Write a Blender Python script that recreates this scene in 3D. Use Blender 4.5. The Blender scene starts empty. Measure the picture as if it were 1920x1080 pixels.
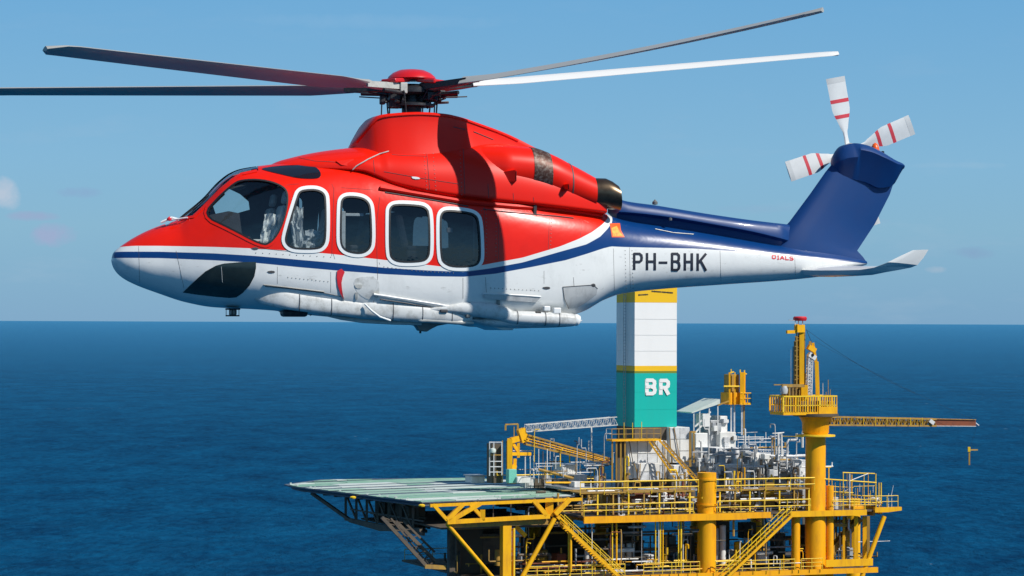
import bpy, math, random
from math import sin, cos, pi, radians
from mathutils import Vector, Matrix
from mathutils.bvhtree import BVHTree

random.seed(11)
C = bpy.context.scene.collection
V = Vector

# ---------------------------------------------------------------- camera
FPX = 5000.0                       # focal length in photograph pixels (1920 wide)
CAM = V((0, 0, 55.0))
PITCH = math.atan(64.2 / FPX)
ROLL = -0.0037
_F = V((0, cos(PITCH), sin(PITCH))); _U0 = V((0, -sin(PITCH), cos(PITCH))); _X = V((1, 0, 0))
_R = _X * cos(ROLL) - _U0 * sin(ROLL)
_U = _U0 * cos(ROLL) + _X * sin(ROLL)
cd = bpy.data.cameras.new('camera'); cam = bpy.data.objects.new('camera', cd); C.objects.link(cam)
cd.sensor_width = 36.0; cd.lens = FPX / 1920 * 36.0
cd.clip_start = 1.0; cd.clip_end = 400000.0
_m = Matrix((( _R.x, _U.x, -_F.x, CAM.x), (_R.y, _U.y, -_F.y, CAM.y), (_R.z, _U.z, -_F.z, CAM.z), (0, 0, 0, 1)))
cam.matrix_world = _m
sc = bpy.context.scene
sc.camera = cam
sc.view_settings.view_transform = 'Standard'; sc.view_settings.look = 'None'
sc.view_settings.gamma = 1.0; sc.view_settings.exposure = 0.0; sc.view_settings.use_curve_mapping = False
sc.render.engine = 'CYCLES'
sc.cycles.max_bounces = 8; sc.cycles.transparent_max_bounces = 12
sc.cycles.use_denoising = True

# ---------------------------------------------------------------- light: sun from behind the camera, to the right
SUN_AZ = radians(34)      # angle from image-right towards the camera
SUN_EL = radians(43)
S = V((cos(SUN_AZ) * cos(SUN_EL), -sin(SUN_AZ) * cos(SUN_EL), sin(SUN_EL)))
sl = bpy.data.lights.new('sun', 'SUN'); sl.energy = 4.9; sl.angle = radians(0.53); sl.color = (1.0, 0.955, 0.88)
so = bpy.data.objects.new('sun', sl); C.objects.link(so)
so.rotation_euler = (-S).to_track_quat('-Z', 'Y').to_euler()

w = bpy.data.worlds.new('World'); sc.world = w; w.use_nodes = True
nt = w.node_tree; nt.nodes.clear()
def nd(t, ty, **kw):
    n = t.nodes.new(ty)
    for k, v in kw.items():
        if k.startswith('i_'):
            n.inputs[k[2:].replace('_', ' ')].default_value = v
        else: setattr(n, k, v)
    return n
out = nd(nt, 'ShaderNodeOutputWorld'); bg = nd(nt, 'ShaderNodeBackground')
sky = nd(nt, 'ShaderNodeTexSky', sky_type='NISHITA', sun_disc=False, sun_elevation=SUN_EL)
# Nishita: rotation 0 puts the sun at +Y, turning clockwise seen from above
sky.sun_rotation = math.atan2(S.x, S.y)
sky.altitude = 1500; sky.air_density = 1.0; sky.dust_density = 0.0; sky.ozone_density = 4.5
tc = nd(nt, 'ShaderNodeTexCoord')
sx = nd(nt, 'ShaderNodeSeparateXYZ'); nt.links.new(tc.outputs['Generated'], sx.inputs[0])
def M(t, op, a, b=None, c=None, clamp=False):
    n = t.nodes.new('ShaderNodeMath'); n.operation = op; n.use_clamp = clamp
    for i, v in enumerate((a, b, c)):
        if v is None: continue
        if isinstance(v, (int, float)): n.inputs[i].default_value = v
        else: t.links.new(v, n.inputs[i])
    return n.outputs[0]
def mixc(t, f, a, b, mode='MIX'):
    n = t.nodes.new('ShaderNodeMix'); n.data_type = 'RGBA'; n.blend_type = mode
    if isinstance(f, (int, float)): n.inputs[0].default_value = f
    else: t.links.new(f, n.inputs[0])
    for k, v in ((6, a), (7, b)):
        if isinstance(v, tuple): n.inputs[k].default_value = (*v, 1) if len(v) == 3 else v
        else: t.links.new(v, n.inputs[k])
    return n.outputs[2]
# a clear maritime sky: the Nishita light, filtered to the photograph's deeper blue, over the whole dome
elv = M(nt, 'MULTIPLY', sx.outputs['Z'], 1.0)
ramp = nd(nt, 'ShaderNodeValToRGB')
ramp.color_ramp.elements[0].position = 0.0; ramp.color_ramp.elements[0].color = (0.155, 0.352, 0.57, 1)
ramp.color_ramp.elements[1].position = 1.0; ramp.color_ramp.elements[1].color = (0.055, 0.125, 0.26, 1)
for p, c in ((0.035, (0.215, 0.44, 0.62, 1)), (0.06, (0.212, 0.455, 0.67, 1)), (0.125, (0.145, 0.40, 0.68, 1)), (0.35, (0.085, 0.20, 0.38, 1))):
    e = ramp.color_ramp.elements.new(p); e.color = c
nt.links.new(elv, ramp.inputs[0])
# faint, low, broken clouds
mp = nd(nt, 'ShaderNodeMapping'); mp.inputs['Scale'].default_value = (9, 9, 34); nt.links.new(tc.outputs['Generated'], mp.inputs[0])
mp.inputs['Location'].default_value = (0.6, 0.0, 0.3)
n1 = nd(nt, 'ShaderNodeTexNoise', i_Scale=2.2, i_Detail=7.0, i_Roughness=0.62); nt.links.new(mp.outputs[0], n1.inputs['Vector'])
cl = nd(nt, 'ShaderNodeMapRange', i_From_Min=0.56, i_From_Max=0.78); nt.links.new(n1.outputs['Fac'], cl.inputs[0])
n2 = nd(nt, 'ShaderNodeTexNoise', i_Scale=60.0, i_Detail=6.0, i_Roughness=0.6); nt.links.new(tc.outputs['Generated'], n2.inputs['Vector'])
fac = cl.outputs[0]
lowf = nd(nt, 'ShaderNodeMapRange', i_From_Min=0.16, i_From_Max=0.04); nt.links.new(elv, lowf.inputs[0])
fac = M(nt, 'MULTIPLY', M(nt, 'MULTIPLY', fac, lowf.outputs[0]), 0.22)
def puff(px, py, rx, ry, k):
    """a small cumulus far off, in the direction of one seen in the photograph"""
    d = (_F * FPX + _R * (px - 960) + _U * (540 - py)).normalized()
    dx = M(nt, 'DIVIDE', M(nt, 'SUBTRACT', sx.outputs['X'], d.x), rx / FPX)
    dz = M(nt, 'DIVIDE', M(nt, 'SUBTRACT', sx.outputs['Z'], d.z), ry / FPX)
    r2 = M(nt, 'ADD', M(nt, 'MULTIPLY', dx, dx), M(nt, 'MULTIPLY', dz, dz))
    r2 = M(nt, 'ADD', r2, M(nt, 'MULTIPLY', M(nt, 'SUBTRACT', n2.outputs['Fac'], 0.5), 3.2))
    front = M(nt, 'GREATER_THAN', sx.outputs['Y'], 0)
    f = M(nt, 'MULTIPLY', M(nt, 'SUBTRACT', 1.0, r2, clamp=True), front)
    return M(nt, 'MULTIPLY', f, k)
cloudc = mixc(nt, M(nt, 'MULTIPLY', fac, 1.0), ramp.outputs[0], (0.36, 0.50, 0.66))
for px, py, rx, ry, k, colr in ((8, 365, 34, 34, 0.8, (0.52, 0.57, 0.68)), (60, 405, 60, 10, 0.7, (0.30, 0.36, 0.58)), (102, 440, 46, 24, 0.75, (0.33, 0.37, 0.60)), (152, 362, 46, 12, 0.75, (0.22, 0.37, 0.60)),
                          (1825, 474, 52, 14, 0.75, (0.20, 0.34, 0.56)), (1750, 506, 30, 9, 0.6, (0.42, 0.50, 0.62)), (1640, 415, 50, 8, 0.3, (0.30, 0.40, 0.60)), (1420, 392, 80, 9, 0.25, (0.25, 0.40, 0.6)), (1800, 310, 90, 7, 0.15, (0.4, 0.55, 0.7)), (700, 40, 300, 16, 0.10, (0.45, 0.6, 0.75))):
    cloudc = mixc(nt, puff(px, py, rx, ry, k), cloudc, colr)
nsk = mixc(nt, 1.0, sky.outputs[0], (0.1, 0.1, 0.1), 'MULTIPLY')
nt.links.new(mixc(nt, 0.1, cloudc, nsk), bg.inputs[0]); bg.inputs['Strength'].default_value = 1.0
nt.links.new(bg.outputs[0], out.inputs[0])

# ---------------------------------------------------------------- pixel <-> world
def ray(px, py):
    return (_F * FPX + _R * (px - 960) + _U * (540 - py)).normalized()
def at_y(px, py, Y):
    d = ray(px, py); return CAM + d * (Y / d.y)
def at_z(px, py, z):
    d = ray(px, py); return CAM + d * ((z - CAM.z) / d.z)
def proj(p):
    q = p - CAM; f = q.dot(_F)
    return (960 + FPX * q.dot(_R) / f, 540 - FPX * q.dot(_U) / f)

# ---------------------------------------------------------------- materials
def mat(name, col, rough=0.5, metal=0.0, coat=0.0, var=0.0, vscale=3.0, varcol=None, bump=0.0, bscale=20.0, spec=0.5, streak=False):
    m = bpy.data.materials.new(name); m.use_nodes = True; t = m.node_tree
    b = t.nodes['Principled BSDF']
    b.inputs['Base Color'].default_value = (*col, 1); b.inputs['Roughness'].default_value = rough
    b.inputs['Metallic'].default_value = metal; b.inputs['Coat Weight'].default_value = coat; b.inputs['Coat Roughness'].default_value = 0.06
    b.inputs['Specular IOR Level'].default_value = spec
    if var or bump:
        g = t.nodes.new('ShaderNodeTexCoord'); mp = t.nodes.new('ShaderNodeMapping'); t.links.new(g.outputs['Object'], mp.inputs[0])
        if streak: mp.inputs['Scale'].default_value = (1, 1, 0.22)
        if var:
            n = t.nodes.new('ShaderNodeTexNoise'); n.inputs['Scale'].default_value = vscale; n.inputs['Detail'].default_value = 8; n.inputs['Roughness'].default_value = 0.68
            t.links.new(mp.outputs[0], n.inputs['Vector'])
            r = t.nodes.new('ShaderNodeMapRange'); r.inputs['From Min'].default_value = 0.46; r.inputs['From Max'].default_value = 0.74; r.inputs['To Max'].default_value = var
            t.links.new(n.outputs['Fac'], r.inputs[0])
            c = mixc(t, r.outputs[0], col, varcol or tuple(x * 0.45 for x in col))
            t.links.new(c, b.inputs['Base Color'])
            r2 = t.nodes.new('ShaderNodeMapRange'); r2.inputs['To Min'].default_value = rough * 0.8; r2.inputs['To Max'].default_value = min(1, rough * 1.35)
            t.links.new(n.outputs['Fac'], r2.inputs[0]); t.links.new(r2.outputs[0], b.inputs['Roughness'])
        if bump:
            n = t.nodes.new('ShaderNodeTexNoise'); n.inputs['Scale'].default_value = bscale; n.inputs['Detail'].default_value = 5
            t.links.new(mp.outputs[0], n.inputs['Vector'])
            bm = t.nodes.new('ShaderNodeBump'); bm.inputs['Strength'].default_value = bump; bm.inputs['Distance'].default_value = 0.02
            t.links.new(n.outputs['Fac'], bm.inputs['Height']); t.links.new(bm.outputs[0], b.inputs['Normal'])
    return m

def glass(name, tint, rough=0.02, refl=1.0):
    m = bpy.data.materials.new(name); m.use_nodes = True; t = m.node_tree; t.nodes.clear()
    o = t.nodes.new('ShaderNodeOutputMaterial'); tr = t.nodes.new('ShaderNodeBsdfTransparent'); tr.inputs[0].default_value = (*tint, 1)
    gl = t.nodes.new('ShaderNodeBsdfGlossy'); gl.inputs['Roughness'].default_value = rough
    fr = t.nodes.new('ShaderNodeFresnel'); gm_ = t.nodes.new('ShaderNodeNewGeometry')
    t.links.new(M(t, 'MULTIPLY_ADD', gm_.outputs['Backfacing'], 1/1.6 - 1.6, 1.6), fr.inputs[0])   # same thin pane from either side
    mx = t.nodes.new('ShaderNodeMixShader')
    g = t.nodes.new('ShaderNodeTexCoord'); n = t.nodes.new('ShaderNodeTexNoise'); n.inputs['Scale'].default_value = 4; n.inputs['Detail'].default_value = 3
    t.links.new(g.outputs['Object'], n.inputs['Vector'])
    bm = t.nodes.new('ShaderNodeBump'); bm.inputs['Strength'].default_value = 0.25; bm.inputs['Distance'].default_value = 0.03
    t.links.new(n.outputs['Fac'], bm.inputs['Height']); t.links.new(bm.outputs[0], gl.inputs['Normal'])
    t.links.new(M(t, 'MULTIPLY', fr.outputs[0], refl, clamp=True), mx.inputs[0]); t.links.new(tr.outputs[0], mx.inputs[1]); t.links.new(gl.outputs[0], mx.inputs[2]); t.links.new(mx.outputs[0], o.inputs[0])
    return m

# ---------------------------------------------------------------- mesh builder
class MB:
    def __init__(s): s.v = []; s.f = []; s.sm = []
    def add(s, vs, fs, smooth=False):
        k = len(s.v); s.v += [V(p) for p in vs]; s.f += [tuple(i + k for i in f) for f in fs]; s.sm += [smooth] * len(fs)
        return s
    def box(s, lo, hi, R=None, c=None):
        x0, y0, z0 = lo; x1, y1, z1 = hi
        vs = [V(p) for p in ((x0,y0,z0),(x1,y0,z0),(x1,y1,z0),(x0,y1,z0),(x0,y0,z1),(x1,y0,z1),(x1,y1,z1),(x0,y1,z1))]
        if R is not None: vs = [R @ p for p in vs]
        if c is not None: vs = [p + V(c) for p in vs]
        return s.add(vs, [(0,3,2,1),(4,5,6,7),(0,1,5,4),(1,2,6,5),(2,3,7,6),(3,0,4,7)])
    def hexa(s, q):   # eight corners: bottom four, top four
        return s.add(q, [(0,3,2,1),(4,5,6,7),(0,1,5,4),(1,2,6,5),(2,3,7,6),(3,0,4,7)])
    def bar(s, p, q, w, h=None, up=(0, 0, 1)):
        p, q = V(p), V(q); h = w if h is None else h
        d = (q - p).normalized(); u = V(up)
        if abs(d.dot(u)) > 0.98: u = V((1, 0, 0))
        a = d.cross(u).normalized() * (w / 2); b = a.cross(d).normalized() * (h / 2)
        return s.hexa([p-a-b, p+a-b, q+a-b, q-a-b, p-a+b, p+a+b, q+a+b, q-a+b])
    def tube(s, pts, r, n=8, caps=True):
        pts = [V(p) for p in pts]; rr = r if isinstance(r, (list, tuple)) else [r] * len(pts)
        vs = []; pu = None
        for i, p in enumerate(pts):
            d = (pts[min(i+1, len(pts)-1)] - pts[max(i-1, 0)]).normalized()
            if pu is None:
                pu = V((0, 0, 1)) if abs(d.z) < 0.9 else V((1, 0, 0))
            a = d.cross(pu)
            if a.length < 1e-4: a = d.cross(V((0.3, 1, 0.2)))
            a.normalize(); b = a.cross(d).normalized(); pu = b
            for k in range(n):
                t = 2 * pi * k / n; vs.append(p + (a * cos(t) + b * sin(t)) * rr[i])
        fs = [(i*n+k, i*n+(k+1)%n, (i+1)*n+(k+1)%n, (i+1)*n+k) for i in range(len(pts)-1) for k in range(n)]
        s.add(vs, fs, n > 5)
        if caps:
            k0 = len(s.v) - len(vs); m = len(pts)
            s.f += [tuple(k0 + k for k in reversed(range(n))), tuple(k0 + (m-1)*n + k for k in range(n))]; s.sm += [False, False]
        return s
    def loft(s, rings, caps=True, smooth=True):
        n = len(rings[0]); k0 = len(s.v)
        for r in rings: s.v += [V(p) for p in r]
        for i in range(len(rings)-1):
            for k in range(n):
                s.f.append((k0+i*n+k, k0+i*n+(k+1)%n, k0+(i+1)*n+(k+1)%n, k0+(i+1)*n+k)); s.sm.append(smooth)
        if caps:
            s.f += [tuple(k0 + k for k in reversed(range(n))), tuple(k0 + (len(rings)-1)*n + k for k in range(n))]; s.sm += [False, False]
        return s
    def lathe(s, c, prof, n=24, axis='Z', caps=True):
        c = V(c); rings = []
        for r, h in prof:
            ring = []
            for k in range(n):
                t = 2*pi*k/n; a, b = r*cos(t), r*sin(t)
                ring.append(c + (V((a, b, h)) if axis == 'Z' else V((h, a, b)) if axis == 'X' else V((a, h, -b))))
            rings.append(ring)
        return s.loft(rings, caps)
    def prism(s, poly, d):       # poly: 3D points of a planar outline, d: extrusion vector
        n = len(poly); d = V(d); vs = [V(p) for p in poly] + [V(p) + d for p in poly]
        return s.add(vs, [tuple(reversed(range(n))), tuple(range(n, 2*n))] + [(i, (i+1)%n, n+(i+1)%n, n+i) for i in range(n)])
    def build(s, name, m, parent=None, off=None, bevel=0.0):
        me = bpy.data.meshes.new(name)
        o3 = off if off is not None else (parent.get('_o') and V(parent['_o']) if parent is not None else None)
        vs = [tuple(p - o3) for p in s.v] if o3 else [tuple(p) for p in s.v]
        me.from_pydata(vs, [], s.f)
        me.polygons.foreach_set('use_smooth', s.sm)
        for mm in (m if isinstance(m, (list, tuple)) else [m]): me.materials.append(mm)
        me.update()
        import bmesh
        bm = bmesh.new(); bm.from_mesh(me); bmesh.ops.recalc_face_normals(bm, faces=bm.faces); bm.to_mesh(me); bm.free()
        if any(s.sm) : me.set_sharp_from_angle(angle=radians(38))
        o = bpy.data.objects.new(name, me); C.objects.link(o)
        if parent is not None:
            o.parent = parent
            if o3 is not None: o['_o'] = tuple(o3)
        if bevel:
            b = o.modifiers.new('bevel', 'BEVEL'); b.width = bevel; b.segments = 2; b.limit_method = 'ANGLE'; b.harden_normals = False
        return o

def tag(o, label, cat, group=None, kind=None):
    o['label'] = label; o['category'] = cat
    if group: o['group'] = group
    if kind: o['kind'] = kind
    return o
def thing(name, label, cat, loc, group=None):
    o = bpy.data.objects.new(name, None); C.objects.link(o); o.location = loc; o['_o'] = tuple(V(loc)); o.empty_display_size = 0.5
    return tag(o, label, cat, group)

def interp(tab):
    """smooth monotone (PCHIP) interpolation of [(x, y)...]"""
    xs = [a for a, b in tab]; ys = [b for a, b in tab]; n = len(xs)
    h = [xs[i+1]-xs[i] for i in range(n-1)]; dl = [(ys[i+1]-ys[i])/h[i] for i in range(n-1)]
    m = [dl[0]] + [0.0]*(n-2) + [dl[-1]]
    for i in range(1, n-1):
        if dl[i-1]*dl[i] > 0:
            w1 = 2*h[i]+h[i-1]; w2 = h[i]+2*h[i-1]; m[i] = (w1+w2)/(w1/dl[i-1]+w2/dl[i])
    def f(x):
        if x <= xs[0]: return ys[0]
        if x >= xs[-1]: return ys[-1]
        i = max(k for k in range(n-1) if xs[k] <= x)
        t = (x-xs[i])/h[i]; t2 = t*t; t3 = t2*t
        return (2*t3-3*t2+1)*ys[i] + (t3-2*t2+t)*h[i]*m[i] + (-2*t3+3*t2)*ys[i+1] + (t3-t2)*h[i]*m[i+1]
    return f
def chaikin(p, it=2):
    for _ in range(it):
        q = []
        for i in range(len(p)):
            a, b = p[i], p[(i+1) % len(p)]
            q.append((a[0]*.75+b[0]*.25, a[1]*.75+b[1]*.25)); q.append((a[0]*.25+b[0]*.75, a[1]*.25+b[1]*.75))
        p = q
    return p
def area(p): return sum(p[i][0]*p[(i+1)%len(p)][1]-p[(i+1)%len(p)][0]*p[i][1] for i in range(len(p)))/2
def offset(p, d):
    """grow (d>0) or shrink a closed 2D outline"""
    s = 1 if area(p) > 0 else -1; q = []; n = len(p)
    for i in range(n):
        a, b = p[i-1], p[(i+1) % n]; tx, ty = b[0]-a[0], b[1]-a[1]; l = math.hypot(tx, ty) or 1
        q.append((p[i][0]+s*ty/l*d, p[i][1]-s*tx/l*d))
    return q
def inside(p, x, y):
    c = False; n = len(p); j = n-1
    for i in range(n):
        if (p[i][1] > y) != (p[j][1] > y) and x < (p[j][0]-p[i][0])*(y-p[i][1])/(p[j][1]-p[i][1])+p[i][0]: c = not c
        j = i
    return c

# ================================================================ THE SEA
SEA_A = (0.0006, 0.024, 0.074); SEA_B = (0.002, 0.070, 0.165); SEA_GRAZE = 0.60
def sea():
    mb = MB(); N = 40; R = 300000.0
    xs = [-R, -30000, -6000, -1500, 0, 1500, 6000, 30000, R]
    ys = [-R, -30000, -6000, -1000, 0, 500, 1000, 2000, 6000, 30000, R]
    vs = [(x, y, 0) for y in ys for x in xs]; nx = len(xs)
    mb.add(vs, [(j*nx+i, j*nx+i+1, (j+1)*nx+i+1, (j+1)*nx+i) for j in range(len(ys)-1) for i in range(nx-1)])
    m = bpy.data.materials.new('sea_water'); m.use_nodes = True; t = m.node_tree; t.nodes.clear()
    o = t.nodes.new('ShaderNodeOutputMaterial')
    g = t.nodes.new('ShaderNodeNewGeometry')
    def noise(scale, sc3, det=4, rough=0.55, dist=0.0):
        mp = t.nodes.new('ShaderNodeMapping'); mp.inputs['Scale'].default_value = sc3; mp.inputs['Rotation'].default_value = (0, 0, radians(12)); t.links.new(g.outputs['Position'], mp.inputs[0])
        n = t.nodes.new('ShaderNodeTexNoise'); n.inputs['Scale'].default_value = scale; n.inputs['Detail'].default_value = det; n.inputs['Roughness'].default_value = rough; n.inputs['Distortion'].default_value = dist
        t.links.new(mp.outputs[0], n.inputs['Vector']); return n.outputs['Fac']
    swell = noise(0.028, (1, 0.55, 1), 3, 0.5, 0.4)
    chop = noise(0.16, (1, 0.6, 1), 6, 0.62, 0.3)
    fine = noise(0.42, (0.8, 0.30, 1), 5, 0.65, 0.3)
    h = M(t, 'ADD', M(t, 'MULTIPLY', swell, 2.6), M(t, 'MULTIPLY', chop, 1.0))
    bm = t.nodes.new('ShaderNodeBump'); bm.inputs['Strength'].default_value = 1.0; bm.inputs['Distance'].default_value = 2.6
    t.links.new(h, bm.inputs['Height'])
    # water body: light scattered back from below, deep blue
    patch = noise(0.004, (1, 1, 1), 4, 0.6)
    band = noise(0.09, (0.5, 0.22, 1), 6, 0.68, 0.4)
    r = t.nodes.new('ShaderNodeMapRange'); r.inputs['From Min'].default_value = 0.40; r.inputs['From Max'].default_value = 0.60; t.links.new(M(t, 'ADD', M(t, 'ADD', M(t, 'MULTIPLY', patch, 0.2), M(t, 'MULTIPLY', band, 0.45)), M(t, 'MULTIPLY', fine, 0.35)), r.inputs[0])
    col = mixc(t, r.outputs[0], SEA_A, SEA_B)
    cap = noise(0.22, (1, 0.5, 1), 3, 0.5, 0.5); capm = noise(0.011, (1, 1, 1), 2)
    fr_ = t.nodes.new('ShaderNodeMapRange'); fr_.inputs['From Min'].default_value = 1.36; fr_.inputs['From Max'].default_value = 1.46; fr_.inputs['To Max'].default_value = 0.55
    t.links.new(M(t, 'ADD', cap, capm), fr_.inputs[0]); col = mixc(t, fr_.outputs[0], col, (0.45, 0.55, 0.6))
    df = t.nodes.new('ShaderNodeBsdfDiffuse'); t.links.new(col, df.inputs[0]); t.links.new(bm.outputs[0], df.inputs['Normal'])
    gl = t.nodes.new('ShaderNodeBsdfGlossy'); gl.inputs['Roughness'].default_value = 0.22; t.links.new(bm.outputs[0], gl.inputs['Normal'])
    gl.inputs[0].default_value = (0.40, 0.84, 1, 1)
    lw = t.nodes.new('ShaderNodeLayerWeight'); lw.inputs['Blend'].default_value = 0.5
    # share of sky mirrored rises towards grazing view, as wave faces tilt away
    ng = t.nodes.new('ShaderNodeLayerWeight'); ng.inputs['Blend'].default_value = 0.5
    f1 = M(t, 'POWER', ng.outputs['Facing'], 60.0)
    fr = t.nodes.new('ShaderNodeFresnel'); fr.inputs[0].default_value = 1.33; t.links.new(bm.outputs[0], fr.inputs['Normal'])
    fac = M(t, 'ADD', M(t, 'MULTIPLY', f1, SEA_GRAZE), M(t, 'MULTIPLY', fr.outputs[0], 0.13), clamp=True)
    mx = t.nodes.new('ShaderNodeMixShader'); t.links.new(fac, mx.inputs[0]); t.links.new(df.outputs[0], mx.inputs[1]); t.links.new(gl.outputs[0], mx.inputs[2])
    t.links.new(mx.outputs[0], o.inputs[0])
    ob = mb.build('sea', m); ob['kind'] = 'structure'; ob['label'] = 'deep blue open sea with small choppy waves reaching the horizon'
    return ob
sea()

# ================================================================ THE HELICOPTER
HY = 45.5; YAW = radians(15)
H0 = at_y(770, 500, HY)
heli = thing('helicopter', 'red, white and blue helicopter flying above the sea, PH-BHK on its tail boom', 'helicopter', H0)
heli.rotation_euler = (0, 0, YAW); del heli['_o']
RZ = Matrix.Rotation(YAW, 3, 'Z'); RZi = RZ.transposed()
def w2l(p): return RZi @ (p - H0)
def l2w(p): return RZ @ p + H0
def lray(px, py): return w2l(CAM), RZi @ ray(px, py)
def hp(px, py, y=0.0):
    """helicopter-frame point on the lengthwise plane y that is seen at a photograph pixel"""
    o, d = lray(px, py); return o + d * ((y - o.y) / d.y)
def lproj(p): return proj(l2w(p))

# paints
RED = (0.80, 0.012, 0.002); BLUE = (0.002, 0.040, 0.17); WHITE = (0.74, 0.75, 0.74)
m_red = mat('red_gloss_paint', RED, 0.34, coat=0.16, spec=0.25, var=0.25, vscale=1.3, varcol=(0.52, 0.012, 0.008))
m_blue = mat('blue_gloss_paint', BLUE, 0.42, coat=0.06, spec=0.4, var=0.4, vscale=1.5, varcol=(0.004, 0.03, 0.14))
m_white = mat('white_gloss_paint', WHITE, 0.3, coat=0.4, var=0.35, vscale=2.5, varcol=(0.52, 0.52, 0.49))
m_fair = mat('weathered_white_paint', (0.64, 0.65, 0.64), 0.38, var=1.0, vscale=6, varcol=(0.33, 0.33, 0.31))
m_wclean = mat('white_window_paint', (0.80, 0.81, 0.80), 0.35, coat=0.3)
m_dark = mat('dark_steel', (0.035, 0.038, 0.045), 0.45, 0.6, var=0.5, vscale=14, varcol=(0.12, 0.11, 0.10))
m_grey = mat('grey_metal', (0.22, 0.22, 0.21), 0.4, 0.5, var=0.5, vscale=12)
m_pale = mat('pale_grip_paint', (0.55, 0.54, 0.50), 0.4, 0.1, var=0.5, vscale=10)
m_black = mat('black_rubber', (0.012, 0.012, 0.014), 0.5)
m_gloss = mat('black_gloss_panel', (0.010, 0.013, 0.022), 0.08, coat=1.0)
m_chin = mat('chin_window_tint', (0.012, 0.018, 0.016), 0.10, coat=0.8, var=0.5, vscale=5, varcol=(0.03, 0.04, 0.035))
m_exh = mat('heat_stained_exhaust', (0.16, 0.115, 0.075), 0.30, 0.9, var=0.8, vscale=5, varcol=(0.06, 0.04, 0.03))
m_band = mat('heat_stained_band', (0.075, 0.03, 0.02), 0.45, 0.4, var=0.8, vscale=16, varcol=(0.30, 0.27, 0.24))
m_int = mat('cabin_trim', (0.035, 0.038, 0.045), 0.8, var=0.6, vscale=4, varcol=(0.09, 0.09, 0.10))
m_seat = mat('grey_seat_fabric', (0.055, 0.06, 0.075), 0.9, var=0.5, vscale=10)
m_swirl = mat('pale_swirl_cover', (0.62, 0.60, 0.56), 1.0, var=0.9, vscale=9, varcol=(0.12, 0.12, 0.13), bump=1.0, bscale=14)  # pale seat covers added as reflectors for the bright swirl in the glass
m_letter = mat('dark_lettering', (0.02, 0.022, 0.035), 0.4)
m_redlet = mat('red_lettering', (0.65, 0.02, 0.03), 0.4)
m_orange = mat('orange_paint', (0.85, 0.11, 0.01), 0.35)
m_scuff = mat('scuffed_grey_paint', (0.50, 0.51, 0.51), 0.45, var=0.9, vscale=7, varcol=(0.30, 0.30, 0.30), streak=True)
m_grime = mat('grimy_white_paint', (0.58, 0.58, 0.56), 0.5, var=1.0, vscale=6, varcol=(0.30, 0.29, 0.27), streak=True)
m_line = mat('panel_gap', (0.06, 0.06, 0.065), 0.6)
m_cockpit = glass('cockpit_glass', (0.80, 0.86, 0.87), refl=1.7)
m_mid = glass('lightly_tinted_glass', (0.60, 0.66, 0.69), refl=1.7)
m_cabin = glass('tinted_cabin_glass', (0.36, 0.40, 0.43), refl=1.8)

# body lines read off the photograph
T = dict(
 top=[(209,486),(212,475),(218,468),(230,459),(250,446),(275,433),(300,423),(330,413),(345,401),(380,372),(410,340),(430,325),(450,317),(480,312),(540,306),(600,304),(660,306),(720,316),(800,332),(900,352),(1000,372),(1100,392),(1165,412),(1250,424),(1330,437),(1460,460),(1560,476),(1622,489)],
 bot=[(209,490),(212,500),(218,510),(230,521),(250,532),(300,551),(350,567),(400,576),(480,580),(600,590),(660,598),(780,603),(860,605),(980,602),(1050,595),(1085,585),(1124,564),(1163,551),(1240,542),(1350,534),(1500,523),(1560,515),(1622,497)],
 w=[(209,.04),(212,.16),(218,.24),(230,.34),(260,.48),(300,.60),(350,.75),(400,.88),(450,.98),(520,1.05),(600,1.08),(900,1.08),(1000,1.0),(1080,.87),(1150,.68),(1250,.52),(1400,.41),(1500,.33),(1600,.2),(1622,.1)],
 mid=[(209,488),(260,496),(300,497),(400,500),(600,500),(900,508),(1085,500),(1165,488),(1330,491),(1500,492),(1622,493)],
 nt=[(209,2.0),(300,2.1),(400,2.5),(550,3.0),(900,3.3),(1100,2.8),(1200,2.4),(1622,2.1)],
 nb=[(209,2.0),(350,2.2),(480,2.8),(600,3.4),(900,3.8),(1085,3.0),(1200,2.5),(1622,2.1)])
Fi = {k: interp(v) for k, v in T.items()}
def sgp(c, e): return math.copysign(abs(c) ** e, c)
def body_ring(px, N=120, scale=1.0, inset=0.0):
    zt = hp(px, Fi['top'](px)); zb = hp(px, Fi['bot'](px)); zm = hp(px, Fi['mid'](px)).z
    x = zm and hp(px, Fi['mid'](px)).x
    wd = max(Fi['w'](px) - inset, .01); nt_, nb_ = Fi['nt'](px), Fi['nb'](px)
    up = max(zt.z - zm - inset, .005); dn = max(zm - zb.z - inset, .005)
    ring = []
    for k in range(N):
        t = 2*pi*k/N; s_, c_ = sin(t), cos(t); n = nt_ if c_ >= 0 else nb_
        r = (abs(s_)**n + abs(c_)**n)**(-1/n)
        ring.append(V((x, -wd*s_*r, zm + (up if c_ >= 0 else dn)*c_*r)))
    return ring
NST = 560; NR = 132
pxs = [209 + (1622-209)*((i/(NST-1))**1.0) for i in range(NST)]
pxs = [209, 209.4, 210.2, 211.3] + pxs[1:]
rings = [body_ring(p, NR) for p in pxs]
full = MB().loft(rings)
bvh = BVHTree.FromPolygons([tuple(p) for p in full.v], full.f)
def hit(px, py, off=0.0, tree=None):
    o, d = lray(px, py); co, no, i, dist = (tree or bvh).ray_cast(o, d)
    if co is None: return None
    if no.dot(d) > 0: no = -no
    return co + no * off
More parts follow.
